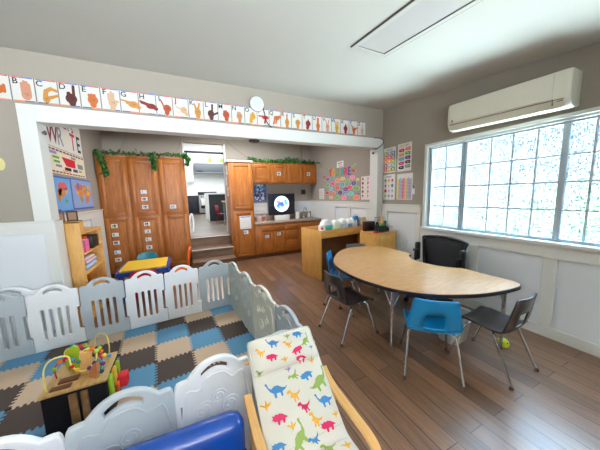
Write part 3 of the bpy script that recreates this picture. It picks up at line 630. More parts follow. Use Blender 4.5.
for nm, x0, x1 in (('left', XA + 0.005, -0.955), ('middle', -0.955, -0.468), ('right', -0.468, 0.03)):
    t = thing('pantry_cabinet', {'left': 'tall oak pantry cabinet beside the posters, leftmost of three', 'middle': 'tall oak pantry cabinet between its two neighbours left of the doorway', 'right': 'tall oak pantry cabinet next to the steps and doorway'}[nm], 'cabinet', (x0, YF, 0), 0, 'tall oak pantry cabinets')
    w = x1 - x0
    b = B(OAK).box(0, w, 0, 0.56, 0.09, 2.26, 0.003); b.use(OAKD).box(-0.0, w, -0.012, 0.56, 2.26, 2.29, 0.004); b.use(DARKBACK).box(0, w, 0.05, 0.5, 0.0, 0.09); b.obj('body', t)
    cab_door('door', t, 0.035, w - 0.03, 1.185, 2.235, 0); cab_door('door', t, 0.035, w - 0.03, 0.12, 1.145, 0)
t = thing('pantry_cabinet', 'tall oak pantry cabinet right of the doorway with a white top', 'cabinet', (0.885, YF, 0), 0, 'tall oak pantry cabinets')
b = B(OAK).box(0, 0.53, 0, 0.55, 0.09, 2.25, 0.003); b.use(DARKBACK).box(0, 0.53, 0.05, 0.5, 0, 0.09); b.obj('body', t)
cab_door('door', t, 0.05, 0.50, 1.20, 2.215, 0); cab_door('door', t, 0.05, 0.50, 0.10, 1.135, 0)
b = B(WHITE).box(-0.02, 0.55, -0.03, 0.55, 2.25, 2.285, 0.005); b.obj('top_board', t)
def picture_label(label, x, y, z, w=0.10, h=0.075, cols=(GREYP,), M=None, group='picture labels on the oak cabinets', name='picture_label'):
    b = B(PAPER).at(M or on_back(x, y, z)); b.box(-w / 2, w / 2, -h / 2, h / 2, 0, 0.002)
    for k, c in enumerate(cols): b.use(c).rect(-w * 0.36 + k * w * 0.3, -w * 0.36 + (k + 1) * w * 0.3 - 0.004, -h * 0.2, h * 0.3, 0.0026)
    b.use(INK).rect(-w * 0.3, w * 0.3, -h * 0.4, -h * 0.33, 0.0026)
    return tag(b.obj(name, smooth=0), label, 'label', group)
yl = YF - 0.021
o5 = ['top', 'second', 'third', 'fourth', 'bottom']
for k, z in enumerate((1.0, 0.835, 0.683, 0.50, 0.356)): picture_label('small white picture label on the leftmost pantry, %s of five' % o5[k], -1.243 + 0.0 * k, yl, z, cols=((LIME, INK), (GREYP, PALEB), (DRED, INK), (SKYB, PALEB), (GREYP, BROWN))[k])
for k, z in enumerate((1.62, 1.487, 1.334)): picture_label('small white picture label on the middle pantry upper door, %s of three' % ('top', 'middle', 'bottom')[k], -0.722, yl, z, cols=((SKYB, PALEB), (RED, INK), (GREYP, INK))[k])
for k, z in enumerate((1.003, 0.856, 0.697, 0.537)): picture_label('small white picture label on the middle pantry lower door, %s of four' % ('top', 'second', 'third', 'bottom')[k], -0.725, yl, z, cols=((RED, INK), (PALEB, GREYP), (GREYP, PALEB), (SKYB, NAVYC))[k])
picture_label('small grey-green picture label on the pantry door nearest the steps', -0.245, yl, 1.318, 0.11, 0.08, cols=(TEALC, GREYP))
b = poster('calendar_sheet', 'white printed sheet on the pantry door right of the doorway', on_back(1.068, YF - 0.019, 0.745), 0.255, 0.30, cat='paper')
b.use(GREYP)
for r in range(6): b.rect(0.02, 0.235, 0.03 + r * 0.04, 0.033 + r * 0.04, 0.0036)
b.use(BLUEC).rect(0.02, 0.235, 0.265, 0.285, 0.0036); b.fin()
picture_label('small blue picture label below the white sheet', 1.2, YF - 0.019, 0.665, 0.10, 0.08, cols=(BLUEC, SKYB))
for k, (y, z) in enumerate(((5.62, 1.98), (5.72, 1.74), (5.62, 1.50))):
    b = poster('pinned_paper', 'white paper on the side of the right pantry by the doorway, %s of three' % ('top', 'middle', 'lowest')[k], Matrix(((0, 0, -1, 0.884), (-1, 0, 0, y + 0.2), (0, 1, 0, z), (0, 0, 0, 1))), 0.16, 0.21, group='papers on the pantry side', cat='paper'); b.use(GREYP).rect(0.02, 0.14, 0.1, 0.11, 0.0036); b.fin()
# upper cabinets
YU = 5.78
for k, (x0, x1, ds) in enumerate(((1.42, 2.385, ((0.06, 0.50), (0.545, 0.935))), (2.385, RX - 0.004, ((0.03, 0.42), (0.465, 0.815))))):
    t = thing('wall_cabinet', ('oak wall cabinet above the monitor, left of the pair', 'oak wall cabinet above the sink end of the counter, in the corner')[k], 'cabinet', (x0, YU, 1.785), 0, 'oak wall cabinets')
    w = x1 - x0
    b = B(OAK).box(0, w, 0, YA - YU, 0, 0.49, 0.003); b.use(OAKD).box(0, w, -0.01, 0.3, 0.475, 0.50, 0.003); b.obj('body', t)
    for d in ds: cab_door('door', t, d[0], d[1], 0.03, 0.455, 0)
picture_label('small white picture label on the wall cabinet above the monitor', 2.15, YU - 0.021, 2.03, 0.10, 0.09, cols=(NAVYC, BROWN))
picture_label('small white picture label on the wall cabinet in the corner', 2.98, YU - 0.021, 2.03, 0.10, 0.09, cols=(GREYP, BROWN))
# base cabinets + counter
t = thing('base_cabinet', 'oak base cabinet with two doors under the monitor', 'cabinet', (1.42, YF, 0), 0, 'oak base cabinets'); 
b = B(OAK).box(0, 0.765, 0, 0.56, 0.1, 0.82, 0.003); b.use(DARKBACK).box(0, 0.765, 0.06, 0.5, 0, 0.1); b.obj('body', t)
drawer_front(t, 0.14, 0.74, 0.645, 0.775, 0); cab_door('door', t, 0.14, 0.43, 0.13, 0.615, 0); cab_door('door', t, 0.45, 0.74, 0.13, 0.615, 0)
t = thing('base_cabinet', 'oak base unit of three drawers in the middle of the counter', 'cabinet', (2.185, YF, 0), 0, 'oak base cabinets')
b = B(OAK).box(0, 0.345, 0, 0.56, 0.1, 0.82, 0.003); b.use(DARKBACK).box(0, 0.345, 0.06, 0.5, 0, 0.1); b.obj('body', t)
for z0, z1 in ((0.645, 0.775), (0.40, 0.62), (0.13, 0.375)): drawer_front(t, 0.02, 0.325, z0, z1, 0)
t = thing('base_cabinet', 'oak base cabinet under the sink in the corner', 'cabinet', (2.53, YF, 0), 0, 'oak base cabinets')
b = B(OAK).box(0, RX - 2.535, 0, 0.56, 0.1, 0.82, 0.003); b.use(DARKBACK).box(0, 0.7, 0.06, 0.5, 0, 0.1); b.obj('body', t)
drawer_front(t, 0.02, 0.66, 0.645, 0.775, 0); cab_door('door', t, 0.02, 0.33, 0.13, 0.615, 0); cab_door('door', t, 0.35, 0.66, 0.13, 0.615, 0)
picture_label('small white picture label on the left door under the monitor', 1.70, YF - 0.021, 0.52, 0.09, 0.07, cols=(BLUEC, SKYB))
picture_label('small white picture label on the right door under the monitor', 2.0, YF - 0.021, 0.55, 0.09, 0.07, cols=(NAVYC, GREYP))
t = thing('countertop', 'speckled brown granite countertop along the alcove wall', 'countertop', (1.42, YF, 0.82))
b = B(GRANITE).box(0, RX - 1.422, -0.03, YA - YF, 0, 0.04, 0.006); b.obj('slab', t); b = B(GRANITE).box(0, RX - 1.422, YA - YF - 0.02, YA - YF, 0.04, 0.20, 0.003); b.obj('backsplash', t)
b = B(STEEL); b.box(1.24, 1.70, 0.10, 0.46, 0.0405, 0.047, 0.002); b.use(GREYM).box(1.27, 1.67, 0.13, 0.43, 0.0475, 0.0485); b.obj('sink', t)
b = B(WHITE2).box(2.62, RX - 0.001, YA - 0.012, YA - 0.001, 1.02, 1.31); b.use(WHITE).box(2.62, RX, YA - 0.02, YA, 1.295, 1.32, 0.003)
for k in range(3): b.box(2.62 + 0.2 * k, 2.625 + 0.2 * k, YA - 0.014, YA, 1.02, 1.30)
struct(b, 'trim_10')
t = thing('faucet', 'chrome gooseneck faucet at the corner sink', 'faucet', (2.93, 6.0, 0.86)); 
b = B(CHROME).tube(smooth_pts([(0, 0, 0), (0, 0, 0.16), (0, -0.03, 0.25), (0, -0.11, 0.28), (0, -0.17, 0.24), (0, -0.18, 0.19)]), 0.013, 8); b.obj('spout', t); b = B(CHROME).lathe([(0.035, 0), (0.03, 0.02), (0.016, 0.04)]); b.obj('base', t); b = B(CHROME).tube([(0.02, 0, 0.05), (0.09, 0, 0.09)], 0.008); b.obj('handle', t)
t = thing('soap_bottle', 'small clear soap bottle beside the faucet', 'bottle', (3.05, 5.92, 0.86)); b = B(flat('soap_clear', 214, 220, 222, .2)).lathe([(0.03, 0), (0.034, 0.02), (0.034, 0.11), (0.015, 0.14), (0, 0.142)]); b.obj('body', t); b = B(WHITE).tube([(0, 0, 0.14), (0, 0, 0.19), (0, -0.04, 0.195)], 0.006); b.obj('pump', t)
t = thing('monitor', 'black flat monitor showing a round blue picture on the counter', 'monitor', (2.25, 5.88, 0.86))
b = B(BLACK).box(-0.365, 0.365, 0, 0.03, 0.13, 0.675, 0.006); b.obj('bezel', t)
b = B(mat('screen_black', (14, 18, 32), 0.15)).box(-0.352, 0.352, -0.002, 0.0, 0.145, 0.662)
b.use(emis('screen_white', (214, 228, 250), 0.42)).at(on_back(-0.005, -0.0025, 0.41)).disc(0, 0, 0.205, n=36)
sb = [emis('screen_blue', (20, 90, 225), 0.5), emis('screen_sky', (70, 150, 240), 0.5), emis('screen_violet', (120, 110, 220), 0.5)]
rs = random.Random(11)
for k in range(16):
    a = rs.uniform(0, 2 * PI); q = rs.uniform(0, 0.13); b.use(sb[k % 3]); blob(b, q * math.cos(a), q * math.sin(a), 0.05, 0.045, rs, 10, 0.0004 + 0.0001 * k)
b.obj('screen', t, smooth=0)
b = B(BLACK).box(-0.03, 0.03, 0.01, 0.04, 0.0, 0.16); b.box(-0.12, 0.12, -0.06, 0.1, 0, 0.012, 0.004); b.obj('stand', t)
tag(B(PAPER).box(2.0, 2.39, 5.72, 5.80, 0.861, 0.985, 0.004).obj('white_box'), 'white box in front of the monitor on the counter', 'box')
b = B(PAPER).lathe([(0.055, 0), (0.06, 0.02), (0.06, 0.17), (0.052, 0.175), (0.0, 0.176)], (2.68, 5.85, 0.861)); tag(b.obj('paper_roll'), 'white paper roll right of the monitor', 'roll')
t = thing('pencil_caddy', 'clear pinkish basket of small things left of the monitor', 'basket', (1.63, 5.80, 0.86)); b = B(flat('caddy_pink', 206, 170, 168, .3)); 
for k in range(9): b.tube([(-0.13 + 0.0325 * k, -0.09, 0), (-0.13 + 0.0325 * k, -0.095, 0.13)], 0.004, 5)
b.tube([(-0.13, -0.09, 0.13), (0.13, -0.09, 0.13), (0.13, 0.09, 0.13), (-0.13, 0.09, 0.13)], 0.006, 6, True); b.tube([(-0.13, 0, 0.13), (-0.1, 0, 0.26), (0.1, 0, 0.26), (0.13, 0, 0.13)], 0.006); b.box(-0.13, 0.13, -0.09, 0.09, 0, 0.01); b.obj('wire_basket', t)
b = B(flat('caddy_white', 214, 206, 204)).box(-0.1, 0.02, -0.07, 0.07, 0.01, 0.12, 0.01); b.use(DRED).box(0.03, 0.1, -0.06, 0.05, 0.01, 0.10, 0.01); b.obj('contents', t)
rp = random.Random(5)
b = poster('mosaic_picture', 'blue and red speckled picture on the wall left of the monitor', on_back(1.57, YA - 0.001, 1.33), 0.34, 0.52, paper=flat('mosaic_blue', 84, 120, 170))
for k in range(110): b.use([SKYB, NAVYC, PALEB, DRED, BLUEC, PAPER][k % 6]); blob(b, rp.uniform(.03, .31), rp.uniform(.03, .49), .026, .03, rp, 7, 0.0036 + k * 1e-5)
b.fin()
b = poster('white_sheet', 'plain white sheet under the speckled blue picture', on_back(1.56, YA - 0.001, 1.03), 0.36, 0.27, cat='paper'); b.use(GREYP).rect(0.02, 0.34, 0.2, 0.204, 0.0036); b.fin()
tag(B(BLACK).box(2.92, 3.04, YA - 0.03, YA, 1.50, 1.63, 0.006).obj('wall_socket'), 'small black box on the wall under the corner cabinet', 'socket')
# greenery on top of the cabinets
def garland(name, label, path, r, n, size, m, drops=(), seed=1):
    rg = random.Random(seed); P = smooth_pts(path, 8); t = thing(name, label, 'garland', P[0])
    o = P[0]; b = B(BROWN).tube([p - o for p in P], 0.008, 5)
    for d in drops: b.tube([Vector(q) - o for q in d], 0.006, 5)
    b.obj('stem', t)
    b = B(m); allp = [(p, r) for p in P]
    for d in drops: allp += [(q, r * 0.8) for q in smooth_pts(d, 8)] * 2
    for _ in range(n):
        p, rr = rg.choice(allp); p = p - o + Vector((rg.gauss(0, rr * .6), rg.gauss(0, rr * .45), rg.gauss(0, rr * .55)))
        q = Euler((rg.uniform(0, 6.3), rg.uniform(0, 6.3), rg.uniform(0, 6.3))).to_matrix(); s = size * rg.uniform(.6, 1.3)
        if p.z + o.z < 2.30 and p.y + o.y > 5.50: p.y = 5.47 - o.y
        b.f([b.v(p + q @ Vector(w) * s) for w in ((-.5, 0, 0), (-.1, .35, .08), (.6, 0, 0), (-.1, -.35, .08))])
    b.obj('leaves', t, fix=False)
garland('leaf_garland', 'green leaf garland along the top of the three pantries with two drooping ends', [(-1.40, 5.60, 2.345), (-1.0, 5.56, 2.34), (-0.6, 5.57, 2.335), (-0.2, 5.58, 2.35), (0.05, 5.55, 2.33)], 0.042, 950, 0.055, LEAF, [[(-1.36, 5.46, 2.33), (-1.30, 5.46, 2.2), (-1.27, 5.46, 2.05), (-1.26, 5.46, 1.95)], [(-0.52, 5.46, 2.33), (-0.51, 5.46, 2.22), (-0.49, 5.46, 2.06)], [(0.06, 5.47, 2.33), (0.09, 5.46, 2.24), (0.08, 5.46, 2.15)]], 4)
garland('ivy_trailing', 'green ivy on top of the oak wall cabinets', [(1.46, 5.86, 2.34), (1.9, 5.87, 2.32), (2.3, 5.86, 2.33), (2.6, 5.86, 2.37), (3.15, 5.9, 2.33)], 0.055, 620, 0.07, LEAF, (), 9)
CORDM = mat('hanging_wire', (120, 112, 102), 0.6)
for k, (a, c, lab) in enumerate((((-1.06, 5.6, 2.36), (-0.90, 5.85, 2.93), 'thin wire from the leftmost pantry top up to the ceiling'), ((-0.12, 5.6, 2.36), (0.0, 6.05, 2.78), 'thin wire from the garland up to the top of the doorway'), ((1.50, 5.85, 2.36), (0.95, 6.06, 2.80), 'thin wire sagging from the top of the doorway to the ivy'), ((2.86, 5.85, 2.38), (2.88, 6.0, 2.93), 'grey cable rising from the corner cabinet to the ceiling'))):
    m_ = (Vector(a) + Vector(c)) / 2 - Vector((0, 0, 0.04 if k != 2 else 0.03))
    tag(B(CORDM).tube(smooth_pts([a, m_, c]), 0.005 if k < 3 else 0.012, 5).obj('hanging_wire'), lab, 'wire')

# ------------------------------------------------------------------ steps and kitchen beyond
b = B(STEPW)
for y0, z in ((5.16, 0.19), (5.43, 0.385), (5.78, 0.6)):
    b.box(0.032, 0.883, y0 + 0.015, YA + 0.0, z - 0.2 if z < .5 else 0.385, z - 0.025); b.box(0.032, 0.883, y0, YA, z - 0.025, z, 0.005)
b.use(WHITE); b.box(0.034, 0.88, 5.424, 5.431, 0.372, 0.386); b.box(0.034, 0.88, 5.774, 5.781, 0.587, 0.601); tag(b.obj('steps'), 'three brown wood steps up to the kitchen doorway', 'steps'); bpy.data.objects['steps']['kind'] = 'structure'
del bpy.data.objects['steps']['category'], bpy.data.objects['steps']['label']
KZ = 0.6
struct(B(KFLOOR).box(-3, 6, YA, 15, KZ - 0.05, KZ), 'floor_kitchen')
b = B(KWHITE); b.box(-3, 6, 14.2, 14.3, KZ, 4.6); struct(b, 'wall_kitchen_back')
b = B(KWHITE); b.box(-3.1, -3, YA + 0.12, 14.3, KZ, 4.6); struct(b, 'wall_kitchen_left')
b = B(KWHITE); b.box(6, 6.1, YA + 0.12, 14.3, KZ, 4.6); struct(b, 'wall_kitchen_right')
b = B(KWHITE); b.box(-3.1, 6.1, YA + 0.12, 14.3, 4.6, 4.7); struct(b, 'ceiling_kitchen')
b = B(KWHITE); b.box(-3.1, DX0, YA + 0.121, YA + 0.2, KZ, 4.6); b.box(DX1, 6.1, YA + 0.121, YA + 0.2, KZ, 4.6); b.box(DX0, DX1, YA + 0.121, YA + 0.2, DZ1, 4.6); struct(b, 'wall_kitchen_front')
b = B(WHITE); b.box(DX0 - 0.005, DX0 + 0.02, YA - 0.012, YA + 0.2, KZ, DZ1); b.box(DX1 - 0.03, DX1 + 0.005, YA - 0.012, YA + 0.2, KZ, DZ1); struct(b, 'trim_11')
t = thing('roller_blind', 'white roller blind with a black bar at the top of the kitchen doorway', 'blind', (0.47, YA + 0.08, 2.5)); 
b = B(KWHITE).box(-0.43, 0.43, 0, 0.02, 0.05, 0.22, 0.003); b.obj('fabric', t); b = B(BLACK).box(-0.43, 0.43, -0.006, 0.026, 0.005, 0.05, 0.003); b.obj('bottom_bar', t)
t = thing('kitchen_cabinet', 'navy kitchen base cabinet left of the stove', 'cabinet', (-0.5, 13.6, KZ)); b = B(NAVY).box(0, 1.08, 0, 0.58, 0.1, 0.98, 0.005); b.use(BLACK).box(0, 1.08, 0.06, 0.58, 0, 0.1); b.obj('body', t); b = B(KWHITE).box(0, 1.08, -0.03, 0.58, 0.98, 1.02, 0.004); b.obj('worktop', t)
b = B(NAVY).box(0.56, 1.06, -0.02, 0, 0.14, 0.94, 0.004); b.obj('door', t)
t = thing('stove', 'stainless steel stove with a white towel on the oven door', 'stove', (0.60, 13.52, KZ)); b = B(STEEL).box(0, 0.95, 0, 0.65, 0.08, 1.0, 0.006); b.use(BLACK).box(0, 0.95, 0.04, 0.6, 0, 0.08); b.use(BLACK).box(0, 0.95, -0.01, 0.65, 1.0, 1.03); b.box(0, 0.95, 0.55, 0.65, 1.03, 1.16, 0.004); b.obj('body', t)
b = B(BLACK).box(0.08, 0.87, -0.02, 0, 0.3, 0.75, 0.004); b.obj('oven_door', t); b = B(CHROME).tube([(0.08, -0.06, 0.8), (0.87, -0.06, 0.8)], 0.02); b.obj('oven_handle', t)
for k in range(4): b = B(BLACK).cyl((0.14 + k * 0.2, -0.04, 0.91), (0.14 + k * 0.2, 0, 0.91), 0.03); b.obj('knob', t)
tag(B(PAPER).box(0.70, 1.0, 13.435, 13.46, KZ + 0.46, KZ + 0.82, 0.008).obj('towel'), 'white towel over the oven handle in the kitchen', 'towel')
t = thing('range_hood', 'long grey range hood on the white kitchen wall', 'hood', (0.50, 13.7, 2.72)); b = B(flat('hood_grey', 96, 102, 108, .4)).box(0, 1.75, 0, 0.5, 0, 0.52, 0.01); b.obj('body', t); b = B(GREYM).box(0, 1.75, -0.01, 0.02, 0, 0.05); b.obj('lip', t)
b = B(BLACK).box(0.1, 0.4, -0.012, 0.0, 0.08, 0.14); b.obj('controls', t)
for k, (x, z0, w, h) in enumerate(((-0.5, 2.3, 0.95, 1.5),)):
    t = thing('kitchen_wall_cabinet', 'white kitchen wall cabinet left of the grey hood', 'cabinet', (x, 13.8, z0)); b = B(KWHITE).box(0, w, 0, 0.4, 0, h, 0.005); b.obj('body', t)
    for q in (0, 1): b = B(KWHITE).box(q * w / 2 + 0.03, (q + 1) * w / 2 - 0.03, -0.02, 0, 0.05, h - 0.05, 0.008); b.obj('door', t)
t = thing('kitchen_shelf', 'white shelf with glassware above the grey hood', 'shelf', (0.55, 13.85, 3.26)); b = B(KWHITE).box(0, 1.7, 0, 0.35, 0, 0.04, 0.004); b.obj('board', t)
for k in range(2): b = B(KWHITE).box(0.3 + k * 1.0, 0.33 + k * 1.0, 0.1, 0.34, -0.0, 0.6); b.obj('bracket', t)
cols = [flat('glass_pale', 206, 222, 226, .2), flat('glass_grey', 176, 196, 204, .2), GOLD, flat('glass_white', 232, 238, 240, .2), OLIVE]
kn = ['pale', 'grey', 'golden', 'white', 'olive']
for k in range(5):
    b = B(cols[k]).lathe([(0.07, 0), (0.1, 0.05), (0.09, 0.2 + 0.04 * (k % 2)), (0.04, 0.27), (0.05, 0.3), (0, 0.3)], (0.72 + k * 0.3, 14.0, 3.30), 14); tag(b.obj('vase'), '%s vase on the kitchen shelf above the hood' % kn[k], 'vase', 'vases above the hood')
t = thing('kitchen_island', 'navy kitchen island with a white worktop and side', 'island', (0.68, 9.4, KZ)); b = B(NAVY).box(0.07, 2.2, 0.02, 1.0, 0.0, 0.98, 0.004); b.obj('body', t); b = B(KWHITE).box(0, 2.25, -0.01, 1.05, 0.98, 1.035, 0.004); b.box(0, 0.07, -0.01, 1.05, 0, 0.98, 0.004); b.obj('worktop', t)
t = thing('red_chair', 'dark red chair in the kitchen beside the island', 'chair', (1.10, 8.6, KZ), PI / 2 + 2.7); t.scale = (0.8, 0.8, 0.72)
b = B(DRED); rows = [[(x, y - 0.0, z + 0.05 * (x / 0.2) ** 2 * (1 if z > .46 else 0)) for x in (-0.2, -0.1, 0, 0.1, 0.2)] for y, z in ((0.2, 0.44), (0.0, 0.45), (-0.18, 0.46))]; b.grid(rows); o = b.obj('seat', t); md = o.modifiers.new('thickness', 'SOLIDIFY'); md.thickness = 0.02
b = B(DRED); b.grid([[(x, y, z) for x in (-0.2, -0.1, 0, 0.1, 0.2)] for y, z in ((-0.18, 0.46), (-0.23, 0.6), (-0.26, 0.85))]); o = b.obj('backrest', t); md = o.modifiers.new('thickness', 'SOLIDIFY'); md.thickness = 0.02
for sx in (-1, 1):
    for sy in (-1, 1): b = B(DRED).tube([(0.15 * sx, 0.14 * sy, 0.45), (0.21 * sx, 0.21 * sy, 0)], 0.012); b.obj('leg', t)
t = thing('dining_table', 'tan table end beside the red kitchen chair', 'table', (1.0, 7.3, KZ)); b = B(TAN).box(0, 0.8, 0, 0.6, 0.72, 0.76, 0.006); b.obj('tabletop', t)
for x, y in ((0.06, 0.06), (0.74, 0.06), (0.06, 0.54), (0.74, 0.54)): b = B(GREYM).cyl((x, y, 0), (x, y, 0.72), 0.02); b.obj('leg', t)
b = B(KWHITE).tube(smooth_pts([(0.03, 6.65, KZ + 0.02), (0.05, 6.65, KZ + 0.35), (0.10, 6.65, KZ + 0.48), (0.13, 6.65, KZ + 0.3), (0.11, 6.65, KZ + 0.02)]), 0.02); tag(b.obj('gate_end'), 'white curved gate end at the left side of the kitchen doorway', 'gate')

# ------------------------------------------------------------------ bookshelf in the alcove
t = thing('bookshelf', 'low light-wood bookshelf against the left alcove wall under the maps', 'bookshelf', (XA + 0.03, 3.56, 0))
BX, BL = 0.26, 0.74
b = B(TAN2).box(0, BX, 0, 0.02, 0, 1.255, 0.003); b.obj('side_panel', t)
b = B(TAN2).box(0, BX, BL - 0.02, BL, 0, 1.12, 0.003); b.obj('side_panel', t)
b = B(TAN2).box(0, 0.012, 0.02, BL - 0.02, 0, 1.12); b.obj('back_panel', t)
b = B(TAN).box(0, BX, 0.0, 0.13, 1.235, 1.257, 0.003); b.obj('top', t)
for z in (0.06, 0.34, 0.62, 0.86, 1.105): b = B(TAN).box(0.012, BX, 0.02, BL - 0.02, z - 0.01, z + 0.012, 0.002); b.obj('shelf', t)
b = B(TAN2).box(0.012, BX, 0.02, 0.13, 1.117, 1.235); b.obj('end_box', t)
bx = XA + 0.03
for k, (x, y, c, s, lab) in enumerate(((0.09, 3.585, BROWN, 0.055, 'small dark brown frame on the bookshelf top near the jamb'), (0.19, 3.62, flat('frame_dark', 60, 40, 34), 0.06, 'small black-brown frame on the bookshelf top near the shelf edge'))):
    tt = thing('photo_stand', lab, 'frame', (bx + x, y, 1.2575), 0.4, 'small frames on the bookshelf'); b = B(c).box(-s * .8, s * .8, -0.012, 0.012, 0, s * 2, 0.003); b.obj('frame', tt); b = B(flat('tan_picture', 150, 110, 80)).box(-s * .55, s * .55, -0.0135, -0.0122, s * .3, s * 1.7); b.obj('picture', tt, smooth=0)
def book(label, x0, x1, y0, y1, z0, z1, c, group='books on the bookshelf'):
    tt = thing('book', label, 'book', (bx + x0, y0, z0), 0, group)
    b = B(c); b.box(0, x1 - x0, 0, 0.003, 0, z1 - z0); b.box(0, x1 - x0, y1 - y0 - 0.003, y1 - y0, 0, z1 - z0); b.box(x1 - x0 - 0.003, x1 - x0, 0, y1 - y0, 0, z1 - z0); b.obj('cover', tt, smooth=0)
    b = B(PAPER).box(0.004, x1 - x0 - 0.003, 0.003, y1 - y0 - 0.003, 0.003, z1 - z0 - 0.004); b.obj('pages', tt, smooth=0)
book('blue book standing on the upper shelf of the bookshelf', 0.05, 0.24, 3.70, 3.735, 1.118, 1.26, BLUEC)
book('white book at the left end of the middle shelf', 0.08, 0.25, 3.585, 3.62, 0.873, 1.04, PAPER)
book('pink book on the middle shelf of the bookshelf', 0.1, 0.255, 3.66, 3.80, 0.873, 1.02, PINK)
book('thin maroon book behind the pink book', 0.03, 0.09, 3.64, 3.78, 0.873, 1.07, MAROON)
for k, (y, c, n) in enumerate(((3.83, ORANGE, 'orange'), (3.865, NAVYC, 'navy'))): book('%s book right of the pink book' % n, 0.06, 0.22, y, y + 0.03, 0.873, 1.05, c)
tag(B(BLACK).box(bx + 0.08, bx + 0.25, 3.94, 4.16, 0.8725, 1.03, 0.006).obj('box'), 'black box at the right end of the middle shelf', 'box')
rb = random.Random(2)
mc = [PAPER, GREYP, PALEB, PAPER, LILAC, PAPER, PINK, PAPER]
for k in range(8):
    z = 0.633 + k * 0.02; y0 = 3.62 + rb.uniform(0, .06)
    tag(B(mc[k]).box(bx + 0.03 + rb.uniform(0, .02), bx + 0.235 + rb.uniform(0, .02), y0, y0 + 0.36, z, z + 0.0185, 0.002).obj('magazine'), '%s magazine in the stack on the lower shelf, %s from the bottom' % ({id(PAPER): 'white', id(GREYP): 'grey', id(PALEB): 'pale blue', id(LILAC): 'lilac', id(PINK): 'pink'}[id(mc[k])], ('first', 'second', 'third', 'fourth', 'fifth', 'sixth', 'seventh', 'eighth')[k]), 'magazine', 'magazines on the lower shelf')

# ------------------------------------------------------------------ toddler table and chairs
t = thing('toddler_table', 'small yellow-topped play table with a blue rim behind the playpen', 'table', (-0.665, 4.50, 0))
b = B(flat('toddler_yellow', 236, 196, 60, .4)).prism(rrect(-0.30, 0.30, -0.32, 0.32, 0.03), 0.435, 0.452); b.obj('tabletop', t)
b = B(BLUEP).prism(rrect(-0.345, 0.345, -0.37, 0.37, 0.05), 0.37, 0.434); b.obj('rim', t)
for sx in (-1, 1):
    for sy in (-1, 1): b = B(BLUEP).cyl((0.28 * sx, 0.30 * sy, 0.0), (0.28 * sx, 0.30 * sy, 0.37), 0.03, 0.035); b.obj('leg', t)
TRED = flat('toddler_red', 206, 24, 44, .35); TTEAL = flat('toddler_teal', 28, 134, 150, .35); TOR = flat('toddler_orange', 246, 108, 24, .35)
def toddler_chair(label, loc, rz, m, h=0.5, w=0.17):
    t = thing('toddler_chair', label, 'chair', loc, rz, 'plastic toddler chairs')
    b = B(m); b.box(-w, w, -0.13, 0.15, 0.235, 0.265, 0.012); b.obj('seat', t)
    b = B(m)
    rows = []
    for k in range(9):
        u = k / 8; z = 0.25 + (h - 0.25) * u; ww = w * (1.0 if u < .7 else math.sqrt(max(0.15, 1 - ((u - .7) / .34) ** 2 * 0.8))); yy = -0.13 - 0.05 * u ** 1.5
        rows.append([(ww * q, yy + 0.03 * q * q, z) for q in (-1, -.66, -.33, 0, .33, .66, 1)])
    b.grid(rows); o = b.obj('backrest', t); md = o.modifiers.new('thickness', 'SOLIDIFY'); md.thickness = 0.022; md = o.modifiers.new('round', 'BEVEL'); md.width = 0.006; md.segments = 2
    for sx in (-1, 1):
        for sy in (-1, 1): b = B(m).cyl((w * .92 * sx, 0.01 + 0.13 * sy, 0.0), (w * .8 * sx, 0.01 + 0.11 * sy, 0.24), 0.02, 0.025); b.obj('leg', t)
    return t
toddler_chair('red plastic toddler chair in front of the yellow table', (-0.62, 4.03, 0), 0, TRED, 0.505)
toddler_chair('teal plastic toddler chair behind the yellow table', (-0.74, 5.10, 0), PI, TTEAL, 0.485)
toddler_chair('orange plastic toddler chair beside the steps', (-0.16, 4.58, 0), PI / 2, TOR, 0.63)

# ------------------------------------------------------------------ changing desk, corner cabinet
DZ = 0.88
t = thing('changing_table', 'light-wood changing desk with a raised front rail, open underneath', 'table', (2.005, 3.47, 0), math.radians(6.5))
W_, H_ = 1.17, 0.62
b = B(TAN2).box(0, 0.025, 0, H_, 0, DZ, 0.003); b.obj('side_panel', t)
b = B(TAN2).box(W_ - 0.025, W_, 0, H_, 0, DZ, 0.003); b.obj('side_panel', t)
b = B(TAN).box(0.025, W_ - 0.025, 0.0, 0.022, DZ - 0.135, DZ, 0.003); b.obj('front_rail', t)
b = B(TAN).box(0.025, W_ - 0.025, H_ - 0.02, H_, DZ - 0.135, DZ, 0.003); b.obj('back_rail', t)
b = B(TAN).box(0.025, W_ - 0.025, 0.022, H_ - 0.02, DZ - 0.13, DZ - 0.11); b.obj('tray', t)
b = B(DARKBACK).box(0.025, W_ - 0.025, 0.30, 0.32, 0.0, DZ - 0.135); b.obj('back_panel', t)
def on_desk(x, y): 
    a = math.radians(6.5); return (2.005 + x * math.cos(a) - y * math.sin(a), 3.47 + x * math.sin(a) + y * math.cos(a), DZ - 0.1095)
DW = mat('soft_white', (240, 243, 244), 0.7)
